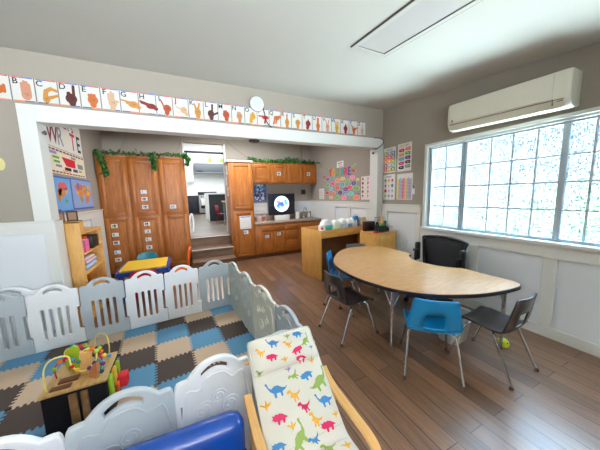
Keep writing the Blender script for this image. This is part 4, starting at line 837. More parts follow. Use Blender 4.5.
def diaper_pack(label, x, y, w, d, h, c, top=0.06):
    x = 0.27 + (x - 0.27) * 1.13; w *= 1.08
    t = thing('diaper_pack', label, 'package', on_desk(x, y), math.radians(6.5), 'soft packs on the changing desk')
    rows = []
    for z, s in ((0, .9), (0.02, 1), (h * .5, 1.04), (h * .8, .95), (h * .95, .6), (h, .2)):
        rows.append([(w / 2 * s * math.copysign(abs(math.cos(a)) ** .5, math.cos(a)), d / 2 * s * math.copysign(abs(math.sin(a)) ** .5, math.sin(a)), z) for a in [2 * PI * k / 20 for k in range(20)]])
    b = B(DW).grid(rows, True, True); b.obj('wrapper', t)
    b = B(c); rr = []
    for z in (h * .25, h * .45, h * .65): rr.append([(w / 2 * 1.06 * math.copysign(abs(math.cos(a)) ** .5, math.cos(a)), d / 2 * 1.06 * math.copysign(abs(math.sin(a)) ** .5, math.sin(a)), z) for a in [PI + PI * k / 14 * .55 + .5 for k in range(15)]])
    b.grid(rr); o = b.obj('printed_band', t); md = o.modifiers.new('thickness', 'SOLIDIFY'); md.thickness = 0.003
diaper_pack('white soft pack with a bright aqua band, left end of the changing desk', 0.27, 0.20, 0.20, 0.16, 0.27, AQUA)
diaper_pack('white soft pack with a pale green print, second on the changing desk', 0.46, 0.20, 0.17, 0.16, 0.25, flat('pale_green_print', 200, 222, 180))
diaper_pack('white soft pack with a plain pale band, third on the changing desk', 0.62, 0.22, 0.15, 0.16, 0.26, PALEB)
diaper_pack('white soft pack with a grey-blue band, middle of the changing desk', 0.75, 0.20, 0.10, 0.14, 0.25, flat('grey_blue_print', 120, 160, 190))
diaper_pack('white soft pack with a lilac band, fourth along the changing desk', 0.87, 0.22, 0.13, 0.14, 0.26, flat('lilac_white', 214, 214, 230))
for k, (x, lab) in enumerate(((0.945, 'blue pump bottle in the pair on the changing desk, left one'), (1.015, 'blue pump bottle in the pair on the changing desk, right one'))):
    t = thing('pump_bottle', lab, 'bottle', on_desk(x, 0.19), 0, 'blue bottles on the changing desk'); b = B((SKYB, BLUEC)[k]).lathe([(0.036, 0), (0.04, 0.02), (0.04, 0.24), (0.02, 0.29), (0, 0.292)]); b.obj('body', t); b = B(PAPER).lathe([(0.016, 0.285), (0.016, 0.315), (0, 0.317)]); b.obj('cap', t)
    b = B(PALEB).tube([(0.0, 0, 0.31), (0.0, -0.03, 0.32)], 0.008); b.obj('spout', t)
b = B(DW).box(-0.05, 0.05, -0.05, 0.05, 0, 0.19, 0.02); o = b.obj('tissue_box', loc=on_desk(0.13, 0.14)); tag(o, 'small white box at the left end of the changing desk', 'box')
t = thing('wipes_tub', 'white tub with a red cap at the front left of the changing desk', 'tub', on_desk(0.085, 0.07)); b = B(DW).lathe([(0.04, 0), (0.042, 0.1), (0.03, 0.12), (0, 0.122)]); b.obj('body', t); b = B(RED).lathe([(0.022, 0.115), (0.022, 0.15), (0, 0.152)]); b.obj('cap', t)
b = B(flat('beige_box', 206, 190, 150)).box(-0.055, 0.055, -0.05, 0.05, 0, 0.26, 0.006); b.use(BROWN).disc(0, 0, 0.0); tag(b.obj('beige_box', loc=on_desk(1.10, 0.12)), 'beige patterned box at the right end of the changing desk', 'box')

t = thing('corner_cabinet', 'light-wood cabinet with clutter on top beside the window wall', 'cabinet', (2.74, 2.975, 0))
b = B(TAN2).box(0, 0.46, 0.0, 0.38, 0.0, 0.82, 0.004); b.obj('body', t); b = B(TAN).box(-0.008, 0.465, -0.01, 0.385, 0.82, 0.842, 0.004); b.obj('top', t)
b = B(TAN2).box(0.02, 0.44, -0.014, 0.0, 0.06, 0.80, 0.004); b.obj('door', t)
b = B(MAROON).box(0, 0.17, 0, 0.06, 0, 0.165, 0.008); tag(b.obj('maroon_binder', loc=(2.745, 3.24, 0.8425)), 'dark maroon box standing at the back of the corner cabinet', 'box')
t = thing('black_bag', 'black zipped bag slumped on the corner cabinet', 'bag', (2.96, 3.06, 0.8425), 0.1); b = B(MESHB); b.grid([[(0.16 * s * math.copysign(abs(math.cos(a)) ** .6, math.cos(a)) + 0.0, 0.06 * s * math.copysign(abs(math.sin(a)) ** .6, math.sin(a)), z) for a in [2 * PI * k / 18 for k in range(18)]] for z, s in ((0, .95), (0.03, 1.03), (0.07, .9), (0.095, .6), (0.1, .2))], True, True); b.obj('body', t)
b = B(BLACK).tube(smooth_pts([(-0.14, 0, 0.08), (-0.15, -0.01, 0.14), (-0.12, 0, 0.17), (-0.08, 0, 0.10)]), 0.012); b.obj('strap', t)
b = B(BLACK).box(-0.05, 0.05, -0.03, 0.03, 0, 0.17, 0.02); tag(b.obj('black_case', loc=(2.89, 3.22, 0.8425)), 'black upright case behind the black bag on the corner cabinet', 'case')
tag(B(RED).box(2.745, 2.83, 2.98, 3.04, 0.8425, 0.862, 0.004).obj('red_notebook'), 'small red notebook at the front left of the corner cabinet', 'notebook')
t = thing('white_cup', 'white cup at the right end of the corner cabinet', 'cup', (3.12, 3.02, 0.8425)); b = B(PAPER).lathe([(0.028, 0), (0.036, 0.09), (0.033, 0.09), (0.026, 0.01), (0, 0.01)]); b.obj('body', t)
tag(B(flat('green_folder', 10, 96, 84)).box(3.08, 3.205, 3.20, 3.225, 0.8425, 1.0, 0.003).obj('green_folder'), 'dark green folder standing behind the white cup', 'folder')
t = thing('wood_figure', 'tan wooden figure among the clutter on the corner cabinet', 'figure', (3.03, 3.13, 0.8425)); b = B(BENT).lathe([(0.03, 0), (0.026, 0.06), (0.04, 0.12), (0.03, 0.16), (0.02, 0.19), (0.03, 0.22), (0.018, 0.25), (0, 0.252)], seg=14); b.obj('body', t)
b = B(GREEN).lathe([(0.042, 0.07), (0.043, 0.12), (0.03, 0.15), (0.028, 0.07)], seg=14); b.obj('scarf', t)
t = thing('wire_rack', 'small black wire rack against the window wall on the corner cabinet', 'rack', (3.0, 3.27, 0.8425)); b = B(BLACK)
for k in range(5): b.tube([(0, 0, 0.02 + k * 0.05), (0.19, 0, 0.02 + k * 0.05)], 0.004, 5)
for k in range(2): b.tube([(0.19 * k, 0, 0), (0.19 * k, 0, 0.23)], 0.005, 5)
b.tube([(0, -0.06, 0.004), (0, 0.03, 0.004)], 0.005, 5); b.tube([(0.19, -0.06, 0.004), (0.19, 0.03, 0.004)], 0.005, 5); b.obj('wires', t)
cyc = [(3.195, 2.84 + 0.1 * math.sin(a), 0.68 + 0.13 * math.cos(a)) for a in [2 * PI * k / 28 for k in range(26)]]
b = B(flat('cable_white', 206, 212, 214, .4)).tube([(3.195, 2.93, 0.86)] + cyc[3:] + [(3.2, 2.93, 0.3), (3.2, 2.935, 0.006)], 0.006, 6); tag(b.obj('coiled_cable'), 'white cable coiled on the wall beside the corner cabinet', 'cable')

# ------------------------------------------------------------------ kidney table
TT = 0.65
outline = [(2.764, 2.313), (2.766, 2.583), (2.745, 2.83), (2.67, 2.92), (2.55, 2.985), (2.307, 3.045), (2.017, 2.924), (1.757, 2.677), (1.618, 2.478), (1.544, 2.28), (1.513, 2.06), (1.516, 1.86), (1.552, 1.678), (1.608, 1.509), (1.68, 1.393), (1.786, 1.283), (1.934, 1.185), (2.143, 1.094), (2.365, 1.044), (2.57, 1.027), (2.665, 1.045), (2.705, 1.12), (2.70, 1.30), (2.70, 1.545), (2.655, 1.605), (2.593, 1.69), (2.545, 1.80), (2.525, 1.93), (2.545, 2.08), (2.60, 2.18), (2.68, 2.26)]
tc_ = (2.16, 2.03)
sm = smooth_pts([(x - tc_[0], y - tc_[1], 0) for x, y in outline], 3, True); pl = [(p.x, p.y) for p in sm]
t = thing('kidney_table', 'large kidney-shaped wood-grain activity table with a dark edge', 'table', (tc_[0], tc_[1], 0))
b = B(TABLE).prism(pl, TT - 0.006, TT); b.obj('tabletop', t)
def offs(pl, d): return [(x * (1 + d / math.hypot(x, y)), y * (1 + d / math.hypot(x, y))) for x, y in pl]
b = B(BLACKE).prism(offs(pl, 0.006), TT - 0.034, TT - 0.004); b.obj('edge_band', t)
for x, y in ((1.68, 1.585), (1.72, 2.50), (2.593, 1.12), (2.64, 2.86)):
    x -= tc_[0]; y -= tc_[1]
    b = B(CHROME).cyl((x, y, 0.0), (x, y, 0.26), 0.013); b.cyl((x, y, 0.25), (x, y, TT - 0.034), 0.017)
    d = Vector((-x, -y, 0)).normalized(); n_ = Vector((-d.y, d.x, 0))
    for s in (-1, 1): b.tube([(x + n_.x * .02 * s, y + n_.y * .02 * s, TT - 0.20), (x + n_.x * .085 * s + d.x * .05, y + n_.y * .085 * s + d.y * .05, TT - 0.034)], 0.006, 6)
    o = b.obj('leg', t); g = B(GLIDE).lathe([(0.017, 0), (0.02, 0.006), (0.016, 0.03)], (x, y, 0), 12); g.obj('glide', o)

# ------------------------------------------------------------------ school chairs
def school_chair(label, loc, rz, m, hole=True):
    t = thing('school_chair', label, 'chair', loc, rz, 'school chairs round the kidney table')
    prof = [(0.200, 0.340, .175), (0.196, 0.362, .185), (0.175, 0.378, .19), (0.10, 0.386, .192), (0.0, 0.378, .19), (-0.09, 0.372, .188), (-0.135, 0.378, .187), (-0.165, 0.396, .186)]
    back = [(-0.165, 0.396, .188), (-0.183, 0.425, .196), (-0.192, 0.46, .194), (-0.200, 0.50, .187), (-0.209, 0.545, .178), (-0.218, 0.59, .169), (-0.226, 0.63, .162), (-0.232, 0.665, .156), (-0.2345, 0.678, .148)]
    us = [-1, -.93, -.8, -.6, -.38, -.2, 0, .2, .38, .6, .8, .93, 1]
    def row(y, z, w, k, seat):
        r = []
        for u in us:
            e = abs(u) ** 3
            if seat: r.append((u * w, y, z + 0.014 * e - 0.006 * (1 - u * u)))
            else: r.append((u * w, y + 0.034 * u * u - 0.014 * max(0, abs(u) - .8) / .2, z))
        return r
    b = B(m); b.grid([row(y, z, w, 0, True) for y, z, w in prof]); o = b.obj('seat', t); md = o.modifiers.new('thickness', 'SOLIDIFY'); md.thickness = 0.011; md.offset = -1 if False else 0
    b = B(m); rows = [row(y, z, w, 0, False) for y, z, w in back]
    vr = [[b.v(p) for p in r] for r in rows]
    for j in range(len(vr) - 1):
        for i in range(len(us) - 1):
            if hole and j in (1, 2, 3) and us[i] >= -.381 and us[i + 1] <= .381: continue
            b.f([vr[j][i], vr[j][i + 1], vr[j + 1][i + 1], vr[j + 1][i]])
    o = b.obj('backrest', t); md = o.modifiers.new('thickness', 'SOLIDIFY'); md.thickness = 0.011; md.offset = 0
    for sx in (-1, 1):
        for nm, pts in (('front', [(0.09 * sx, 0.06, 0.362), (0.135 * sx, 0.10, 0.355), (0.155 * sx, 0.125, 0.335), (0.20 * sx, 0.235, 0.0)]), ('back', [(0.09 * sx, -0.03, 0.358), (0.15 * sx, -0.075, 0.355), (0.175 * sx, -0.105, 0.335), (0.207 * sx, -0.245, 0.0)])):
            P = [Vector(pts[0]), Vector(pts[1]) * .6 + Vector(pts[0]) * .4, Vector(pts[1]), (Vector(pts[1]) + Vector(pts[2])) / 2 + Vector((0, 0, 0.002)), Vector(pts[2]), Vector(pts[2]) * .8 + Vector(pts[3]) * .2, Vector(pts[3]) + Vector((0, 0, 0.006))]
            o = B(CHROME).tube(P, 0.0105, 8).obj('leg', t)
            e = pts[3]; B(GLIDE).lathe([(0.015, 0), (0.016, 0.008), (0.013, 0.02), (0.012, 0.028)], (e[0], e[1], 0), 10).obj('glide', o)
    return t
school_chair('dark brown school chair at the left side of the kidney table', (1.52, 2.05, 0), -1.54, BROWNC)
sc = school_chair('turquoise school chair in front with its back to the camera', (1.81, 1.295, 0), -0.754, TURQ)
school_chair('charcoal school chair at the right end of the kidney table', (2.31, 1.07, 0), 0.024, GREYC)
school_chair('turquoise school chair behind the dark brown chair', (1.915, 2.68, 0), -2.30, TURQ)
school_chair('grey school chair at the far end of the table, mostly hidden', (2.385, 2.90, 0), 2.83, GREYC2)

# ------------------------------------------------------------------ office chair
t = thing('office_chair', 'black mesh office chair tucked into the notch of the table', 'chair', (2.84, 2.0, 0), PI / 2)
# local: faces +y -> rotated to face -x
b = B(BLACK); ring = smooth_pts([(-0.27, -0.17, 0.875), (0, -0.20, 0.90), (0.27, -0.17, 0.875), (0.285, -0.15, 0.82), (0.22, -0.10, 0.50), (0.20, -0.09, 0.46), (0, -0.11, 0.44), (-0.20, -0.09, 0.46), (-0.22, -0.10, 0.50), (-0.285, -0.15, 0.82)], 4, True); b.tube(ring, 0.016, 8, True); b.obj('backrest_frame', t)
b = B(MESHB); rows = []
for z, w, y in ((0.45, .20, -.10), (0.55, .235, -.11), (0.68, .258, -.135), (0.80, .28, -.15), (0.885, .265, -.175)): rows.append([(w * u, y - 0.025 * (1 - u * u), z) for u in (-1, -.6, -.2, .2, .6, 1)])
b.grid(rows); o = b.obj('backrest_mesh', t); md = o.modifiers.new('thickness', 'SOLIDIFY'); md.thickness = 0.006
b = B(BLACK)
for s in (-1, 1): b.tube(smooth_pts([(0.235 * s, -0.185, 0.80), (0.14 * s, -0.195, 0.62), (0.05 * s, -0.16, 0.46), (0, -0.10, 0.40)]), 0.014, 8)
b.obj('back_brace', t)
b = B(MESHB).grid([[(0.24 * s * math.copysign(abs(math.cos(a)) ** .6, math.cos(a)), 0.07 + 0.22 * s * math.copysign(abs(math.sin(a)) ** .6, math.sin(a)), z) for a in [2 * PI * k / 22 for k in range(22)]] for z, s in ((0.41, .9), (0.425, 1), (0.46, 1.0), (0.475, .9), (0.48, .5))], True, True); b.obj('seat', t)
for s in (-1, 1):
    o = B(BLACK).tube([(0.22 * s, 0.0, 0.42), (0.275 * s, 0.0, 0.46), (0.285 * s, 0.0, 0.56), (0.285 * s, 0.0, 0.69)], 0.018, 8).obj('armrest', t)
    b = B(BLACK).box(0.30 * s - 0.03, 0.30 * s + 0.03, -0.06, 0.01, 0.675, 0.71, 0.012); b.use(BLACK).box(0.305 * s - 0.028, 0.305 * s + 0.028, -0.10, -0.03, 0.55, 0.80, 0.02); b.obj('pad', o)
b = B(GREYM).cyl((0, 0.05, 0.10), (0, 0.05, 0.41), 0.025); b.obj('gas_column', t)
for k in range(5):
    a = 2 * PI * k / 5 + 0.5; e = (0.29 * math.cos(a), 0.05 + 0.29 * math.sin(a))
    o = B(BLACK).tube([(0, 0.05, 0.11), (e[0], e[1], 0.075)], 0.026, 8, r2=0.016).obj('base_leg', t)
    c = B(BLACK).at(Matrix.Translation((e[0], e[1], 0.03)) @ Matrix.Rotation(a, 4, 'Z')); c.cyl((0, -0.022, 0), (0, 0.022, 0), 0.0295); c.cyl((0, 0, 0.02), (0, 0, 0.06), 0.008); c.obj('caster', o)
# bin and toy under the table
t = thing('waste_bin', 'white plastic waste bin under the right half of the table', 'bin', (2.36, 1.43, 0)); b = B(PAPER)
b.grid([[(rx * math.copysign(abs(math.cos(a)) ** .5, math.cos(a)), ry * math.copysign(abs(math.sin(a)) ** .5, math.sin(a)), z) for a in [2 * PI * k / 24 for k in range(24)]] for rx, ry, z in ((.01, .01, .0), (.12, .09, 0), (.125, .095, .01), (.16, .125, .27), (.17, .135, .275), (.17, .135, .285), (.155, .12, .285), (.12, .09, .015), (.01, .01, .015))], True, True); b.obj('body', t)
t = thing('toy_ball', 'yellow-green slotted toy on the floor beside the table leg', 'toy', (2.655, 1.13, 0)); b = B(flat('neon_yellow_green', 206, 226, 30, .4)).lathe([(0.02, 0), (0.04, 0.008), (0.05, 0.03), (0.044, 0.058), (0.026, 0.076), (0, 0.08)], seg=18); b.obj('body', t)
b = B(flat('toy_slot', 70, 80, 20)); 
for k in range(6): a = 2 * PI * k / 6 + .3; b.ball((0.04 * math.cos(a), 0.04 * math.sin(a), 0.055), 0.01, 0.01, 0.007, 8)
b.obj('slots', t)

# ------------------------------------------------------------------ foam tiles
OX, OY, ANG, TS = -0.7226, 2.9821, 0.0964, 0.3064
ca, sa = math.cos(ANG), math.sin(ANG)
def tile_pt(i, j): return (OX + TS * (i * ca + j * sa), OY + TS * (i * sa - j * ca))
TH = 7
def tooth_edge(p0, p1):
    (x0, y0), (x1, y1) = p0, p1; L = math.hypot(x1 - x0, y1 - y0); nx, ny = -(y1 - y0) / L, (x1 - x0) / L; pts = []
    for k in range(TH):
        for u, h in ((0.10, -1), (0.42, -1), (0.52, 1), (0.92, 1)):
            tt = 0.06 + 0.88 * (k + u) / TH; d = 0.0115 * h
            pts.append((x0 + (x1 - x0) * tt + nx * d, y0 + (y1 - y0) * tt + ny * d))
    return pts
rowname = {-1: 'back row', 0: 'second row from the back', 1: 'third row from the back', 2: 'fourth row from the back', 3: 'fifth row from the back', 4: 'sixth row from the back', 5: 'row along the front fence'}
colname = ['right-hand column', 'second column from right', 'third column from right', 'fourth column from right', 'fifth column from right', 'sixth column from right', 'seventh column from right', 'eighth column from right']
for j in range(-1, 6):
    for i in range(-4, 4):
        cs_ = [tile_pt(i, j), tile_pt(i + 1, j), tile_pt(i + 1, j + 1), tile_pt(i, j + 1)]
        if not any(in_view((x, y, 0), 0) for x, y in cs_): continue
        cx, cy = tile_pt(i + .5, j + .5)
        # shared edges are always drawn from the same corner so that neighbours interlock
        top = tooth_edge(tile_pt(i, j), tile_pt(i + 1, j)); right = tooth_edge(tile_pt(i + 1, j), tile_pt(i + 1, j + 1)); bot = tooth_edge(tile_pt(i, j + 1), tile_pt(i + 1, j + 1)); left = tooth_edge(tile_pt(i, j), tile_pt(i, j + 1))
        loop = top + right + bot[::-1] + left[::-1]
        k = (j - i) % 3
        b = B((FTAN, FBROWN, FBLUE)[k]).prism([(x - cx, y - cy) for x, y in loop][::-1], 0, 0.0115)
        o = b.obj('foam_tile', smooth=0, loc=(cx, cy, 0.0003)); tag(o, '%s foam play mat tile, %s, %s' % (('tan', 'dark brown', 'blue')[k], rowname[j], colname[3 - i]), 'floor tile', 'interlocking foam floor tiles')

# ------------------------------------------------------------------ playpen
def arch(w, h, top):
    pts = [(w - 0.005, h - 0.018), (w - 0.013, h - 0.004), (w - 0.03, h)]
    c = w / 2; hw = w * 0.33
    pts.append((c + hw + 0.005, h))
    for k in range(1, 12):
        u = 1 - 2 * k / 12; pts.append((c + hw * u, h + (top - h) * (1 - abs(u) ** 2.2) ** 0.8))
    pts += [(c - hw - 0.005, h), (0.03, h), (0.013, h - 0.004), (0.005, h - 0.018)]
    return pts
def handle_hole(w, top):
    c = w / 2; hw = w * 0.18; up = []; lo = []
    for k in range(9):
        u = 1 - 2 * k / 8; up.append((c + hw * u, top - 0.026 - 0.034 * abs(u) ** 1.8)); lo.append((c - hw * u * .96, top - 0.060 - 0.026 * abs(u) ** 1.8))
    return up + lo
def pen_panel(label, p0, p1, m, slots=True, z0=0.0125, h=0.59, top=0.66, solid_detail=False, name='playpen_panel'):
    w = math.hypot(p1[0] - p0[0], p1[1] - p0[1]); a = math.atan2(p1[1] - p0[1], p1[0] - p0[0])
    t = thing(name, label, 'fence panel', (p0[0], p0[1], z0), a, 'playpen fence panels')
    e = 0.002
    outer = [(e + .012, 0), (w + .010, 0), (w + .010, .145), (w - .030, .155), (w - .030, .385), (w - .004, .395)]
    if not slots: outer = [(e, 0), (w - e, 0), (w - e, .30), (w + 0.0, .30)]; outer = [(-.004, 0), (w + .004, 0), (w + .004, .52)]
    outer += arch(w, h, top)
    if not slots: outer += [(-.004, .52)]
    if slots: outer += [(.003, .41), (.003, .385), (-.006, .375), (-.006, .17), (.013, .16)]
    loops = [outer, handle_hole(w, top)]
    if slots:
        for k in range(4):
            x = w * (.265 + .157 * k); loops.append(rrect(x - .0138, x + .0138, .11, .42, .013))
    M = Matrix(((1, 0, 0, 0), (0, 0, -1, 0), (0, 1, 0, 0), (0, 0, 0, 1)))
    shape2d(loops, 0.03, 0.008, 'panel', m, t, M)
    if solid_detail:
        for sgn in (-1, 1):
            b = B(m); y = 0.0155 * sgn
            bd = [(x, y, z) for x, z in [(w * .10, .05), (w * .90, .05), (w * .90, .50), (w * .72, .52), (w * .60, .57), (w * .40, .57), (w * .28, .52), (w * .10, .50)]]
            b.tube(smooth_pts(bd, 4, True), 0.0045, 6, True)
            for cx_, cz, r in ((w * .32, .40, .05), (w * .52, .44, .042), (w * .66, .37, .05), (w * .42, .27, .06), (w * .68, .22, .045)):
                b.tube([(cx_ + r * (1 - .75 * q / 26) * math.cos(q * .42), y, cz + r * (1 - .75 * q / 26) * math.sin(q * .42)) for q in range(27)], 0.0035, 5)
            b.obj('relief', t)
        b = B(mat('slot_shadow_grey', (120, 130, 140), 0.6)); 
        b.box(w * .055, w * .075, -0.0165, 0.0165, .40, .47, 0.002); b.obj('slot', t)
    return t
c0 = (0.456, 3.30); PW = 0.386
bk = [(c0[0] + ca * PW * k, c0[1] + sa * PW * k) for k in range(-6, 1)]
bl = [('grey slotted playpen panel at the far left of the back row', PGREY), ('white slotted playpen panel left of the bookshelf, in front of the white wainscot', PWHITE), ('grey slotted playpen panel in front of the bookshelf', PGREY), ('white slotted playpen panel in front of the red toddler chair', PWHITE), ('white slotted playpen panel in front of the orange toddler chair', PWHITE), ('grey slotted playpen panel in the back right corner, in front of the steps', PGREY)]
for k in range(6): pen_panel(bl[k][0], bk[k], bk[k + 1], bl[k][1])
rt = [(0.462, 3.285), (0.508, 2.80), (0.553, 2.335), (0.603, 1.80), (0.645, 1.375)]
rl = [('pale grey solid playpen panel on the right side, next to the back corner', PGREEN), ('pale grey solid playpen panel on the right side, second from the back corner', PGREEN), ('off-white solid playpen panel on the right side, third from the back corner', PCREAM), ('grey solid playpen panel behind the dinosaur chair headrest', PGREY)]
for k in range(4): pen_panel(rl[k][0], rt[k], rt[k + 1], rl[k][1], slots=False, solid_detail=True, h=0.60, top=0.655)
fr = [(0.64 - math.cos(.15) * PW * k, 1.335 - math.sin(.15) * PW * k) for k in range(5)]
fl = [('grey solid playpen panel hidden behind the dinosaur chair back', PGREY), ('white solid playpen panel left of the dinosaur chair, behind the blue seat', PWHITE), ('grey solid playpen panel in front of the activity cube', PGREY), ('white solid playpen panel at the bottom left corner, near the activity cube', PWHITE)]
for k in range(4): pen_panel(fl[k][0], fr[k + 1], fr[k], fl[k][1], slots=False, solid_detail=True)
pen_panel('spare white playpen panel lying against the wainscot behind the back row', (-1.86, 3.25), (-1.42, 3.30), PWHITE, slots=True, z0=0.0005, h=0.60, top=0.665)

# ------------------------------------------------------------------ activity cube
t = thing('activity_cube', 'wooden activity cube with black sides and a bead maze on top, inside the playpen', 'toy', (-0.72, 1.985, 0.0125), 0.02)
CW, CH = 0.155, 0.335
b = B(mat('chalkboard_black', (15, 15, 22), 0.6, spec=0.25)).box(-CW, CW, -CW, CW, 0.0, CH - 0.018, 0.004); b.obj('body', t)
b = B(wood('cube_top_wood', (170, 132, 78), (208, 172, 112), (14, 3, 3), 3)).box(-CW - .008, CW + .008, -CW - .008, CW + .008, CH - 0.018, CH, 0.006); b.obj('top_board', t)
b = B(wood('relief_wood', (120, 84, 50), (160, 120, 76), (3, 3, 3), 6)).box(-0.03, 0.012, -CW - .006, -CW, 0.10, 0.30, 0.006); b.box(0.028, 0.065, -CW - .006, -CW, 0.10, 0.30, 0.006)
b.obj('front_plaque', t)
b = B(LIME).box(CW, CW + .02, -.12, -.06, .16, .31, .006); b.use(YELLOW).box(CW, CW + .02, -.02, .04, .2, .3, .006); b.use(RED).box(CW, CW + .07, .05, .13, .10, .19, .012); b.use(ORANGE).box(CW, CW + .024, .0, .05, .09, .17, .006); b.use(LIME).box(CW, CW + .022, .07, .12, .2, .29, .006); b.obj('side_blocks', t)
WY = flat('wire_yellow', 238, 226, 120, .35); WR = flat('wire_green', 150, 200, 90, .35); WP = flat('wire_purple', 110, 60, 140, .35)
wires = [(WY, [(-.135, -.12, CH), (-.135, -.12, CH + .13), (-.10, -.11, CH + .19), (-.03, -.09, CH + .18), (-.02, -.08, CH + .10), (.03, -.08, CH + .05), (.09, -.07, CH + .08), (.10, -.05, CH + .15), (.05, -.03, CH + .17), (0, 0, CH + .12), (-.02, .05, CH)]),
         (flat('wire_tan', 214, 190, 110, .35), [(.05, .12, CH), (.05, .12, CH + .14), (.08, .11, CH + .19), (.12, .10, CH + .18), (.135, .09, CH + .10), (.13, .07, CH)]),
         (WP, [(-.09, .11, CH), (-.09, .10, CH + .12), (-.04, .08, CH + .16), (.04, .05, CH + .11), (.10, .02, CH + .13), (.12, -.04, CH + .06), (.12, -.07, CH)]),
         (flat('wire_tan', 214, 190, 110, .35), [(-.12, .12, CH), (-.12, .12, CH + .10), (-.09, .12, CH + .13), (-.06, .12, CH + .09), (-.06, .12, CH)])]
wires += [(WR, [(-.02, .12, CH), (-.03, .12, CH + .10), (.0, .08, CH + .15), (.06, .06, CH + .10), (.08, .0, CH + .05), (.13, -.02, CH + .10), (.13, -.10, CH + .04), (.12, -.13, CH)]), (flat('wire_red', 200, 50, 50, .35), [(-.13, .0, CH), (-.13, .0, CH + .08), (-.08, .03, CH + .11), (-.02, .02, CH + .07), (.03, .08, CH + .09), (.07, .12, CH)])]
BC = [RED, SKYB, ORANGE, NAVYC, YELLOW, TEALC, MAGENTA, LIME, PURPLE]
bn = {id(RED): 'red', id(SKYB): 'sky blue', id(ORANGE): 'orange', id(NAVYC): 'navy', id(YELLOW): 'yellow', id(TEALC): 'teal', id(MAGENTA): 'magenta', id(LIME): 'lime', id(PURPLE): 'purple'}
kk = 0
for wi, (m, pts) in enumerate(wires):
    P = smooth_pts(pts, 6); o = B(m).tube(P, 0.0045, 6).obj('wire_loop', t)
    idx = {0: (24, 27, 33, 36, 42, 45, 52), 1: (28, 31, 34), 2: (10, 14, 17, 19, 22, 24, 26, 28, 30, 33), 3: (3,), 4: (4, 7, 10, 13, 16, 19, 22, 25, 28, 31, 34, 37), 5: (5, 9, 12, 15, 18, 21, 24)}[wi]
    for q in idx:
        if q < len(P):
            c = B(BC[(kk * 4) % 9]); c.ball(P[q], .0145, .0145, .013, 10); c.obj('bead', o); kk += 1
b = B(flat('tree_lime', 160, 190, 30)).at(Matrix(((1, 0, 0, -.055), (0, 0, -1, .06), (0, 1, 0, CH), (0, 0, 0, 1)))); b.prism([(-.03, 0), (.03, 0), (.045, .06), (.035, .15), (.01, .17), (-.03, .15), (-.045, .06)], -.008, .008); b.obj('tree_piece', t)
b = B(BENT).at(Matrix(((1, 0, 0, .045), (0, 0, -1, -.03), (0, 1, 0, CH), (0, 0, 0, 1)))); b.prism([(-.035, 0), (.03, 0), (.04, .07), (.02, .11), (.035, .16), (.0, .145), (-.035, .16), (-.03, .09), (-.045, .05)], -.01, .01); b.obj('animal_piece', t)
b = B(flat('piece_orange_wood', 206, 136, 84)).at(Matrix(((.8, 0, .6, .085), (-.6, 0, .8, -.10), (0, 1, 0, CH), (0, 0, 0, 1)))); b.prism([(-.03, 0), (.03, 0), (.045, .05), (.05, .12), (.02, .10), (-.02, .04)], -.01, .01); b.obj('animal_piece', t)
b = B(BROWN).at(Matrix.Translation((0, 0, CH))); b.box(-.12, -.02, -.14, -.10, 0, .008, .003); b.obj('track_piece', t)
b = B(BROWN).at(Matrix.Translation((0, 0, CH))); b.box(-.10, .0, -.08, -.03, 0, .01, .003); b.obj('track_piece', t)
b = B(BROWN).at(Matrix.Translation((0, 0, CH))); b.box(.02, .1, .03, .08, 0, .012, .003); b.obj('track_piece', t)

# ------------------------------------------------------------------ dinosaur rocking chair
t = thing('rocking_chair', 'child armchair with bent birch arms and a cream dinosaur-print cushion', 'armchair', (0.43, 0.90, 0))
# local y: + is the headrest end (away from the camera), seat faces -y
for sx in (-1, 1):
    x = 0.222 * sx
    path = smooth_pts([(0.245, 0.505), (0.20, 0.475), (0.10, 0.448), (-0.05, 0.44), (-0.17, 0.435), (-0.225, 0.40), (-0.235, 0.30), (-0.225, 0.12), (-0.19, 0.03), (-0.10, 0.012), (0.15, 0.012), (0.33, 0.012)] and [(0.225, 0.495, 0), (0.18, 0.468, 0), (0.10, 0.448, 0), (-0.05, 0.44, 0), (-0.17, 0.435, 0), (-0.225, 0.40, 0), (-0.235, 0.30, 0), (-0.225, 0.12, 0), (-0.19, 0.03, 0), (-0.10, 0.012, 0), (0.15, 0.012, 0), (0.33, 0.012, 0)], 6)
    rows = []
    for k, p in enumerate(path):
        q = path[min(k + 1, len(path) - 1)] - path[max(k - 1, 0)]; q.normalize(); n = Vector((-q.y, q.x, 0)) * 0.0095
        rows.append([(x + 0.021, p.x + n.x, p.y + n.y), (x - 0.021, p.x + n.x, p.y + n.y), (x - 0.021, p.x - n.x, p.y - n.y), (x + 0.021, p.x - n.x, p.y - n.y)])
    b = B(BENT).grid(rows, True, True); o = b.obj('arm_frame', t, smooth=50); md = o.modifiers.new('soft', 'BEVEL'); md.width = 0.003; md.limit_method = 'ANGLE'
    o = B(BENT).box(x - 0.015, x + 0.015, 0.12, 0.15, 0.02, 0.43, 0.004).obj('rear_post', t)
prof = smooth_pts([(0.350, 0.690, 0), (0.30, 0.645, 0), (0.20, 0.555, 0), (0.08, 0.445, 0), (-0.01, 0.365, 0), (-0.075, 0.335, 0), (-0.18, 0.345, 0), (-0.30, 0.362, 0), (-0.40, 0.365, 0)], 6)
Ls = [0.0]
for a, c in zip(prof[:-1], prof[1:]): Ls.append(Ls[-1] + (c - a).length)
LT = Ls[-1]
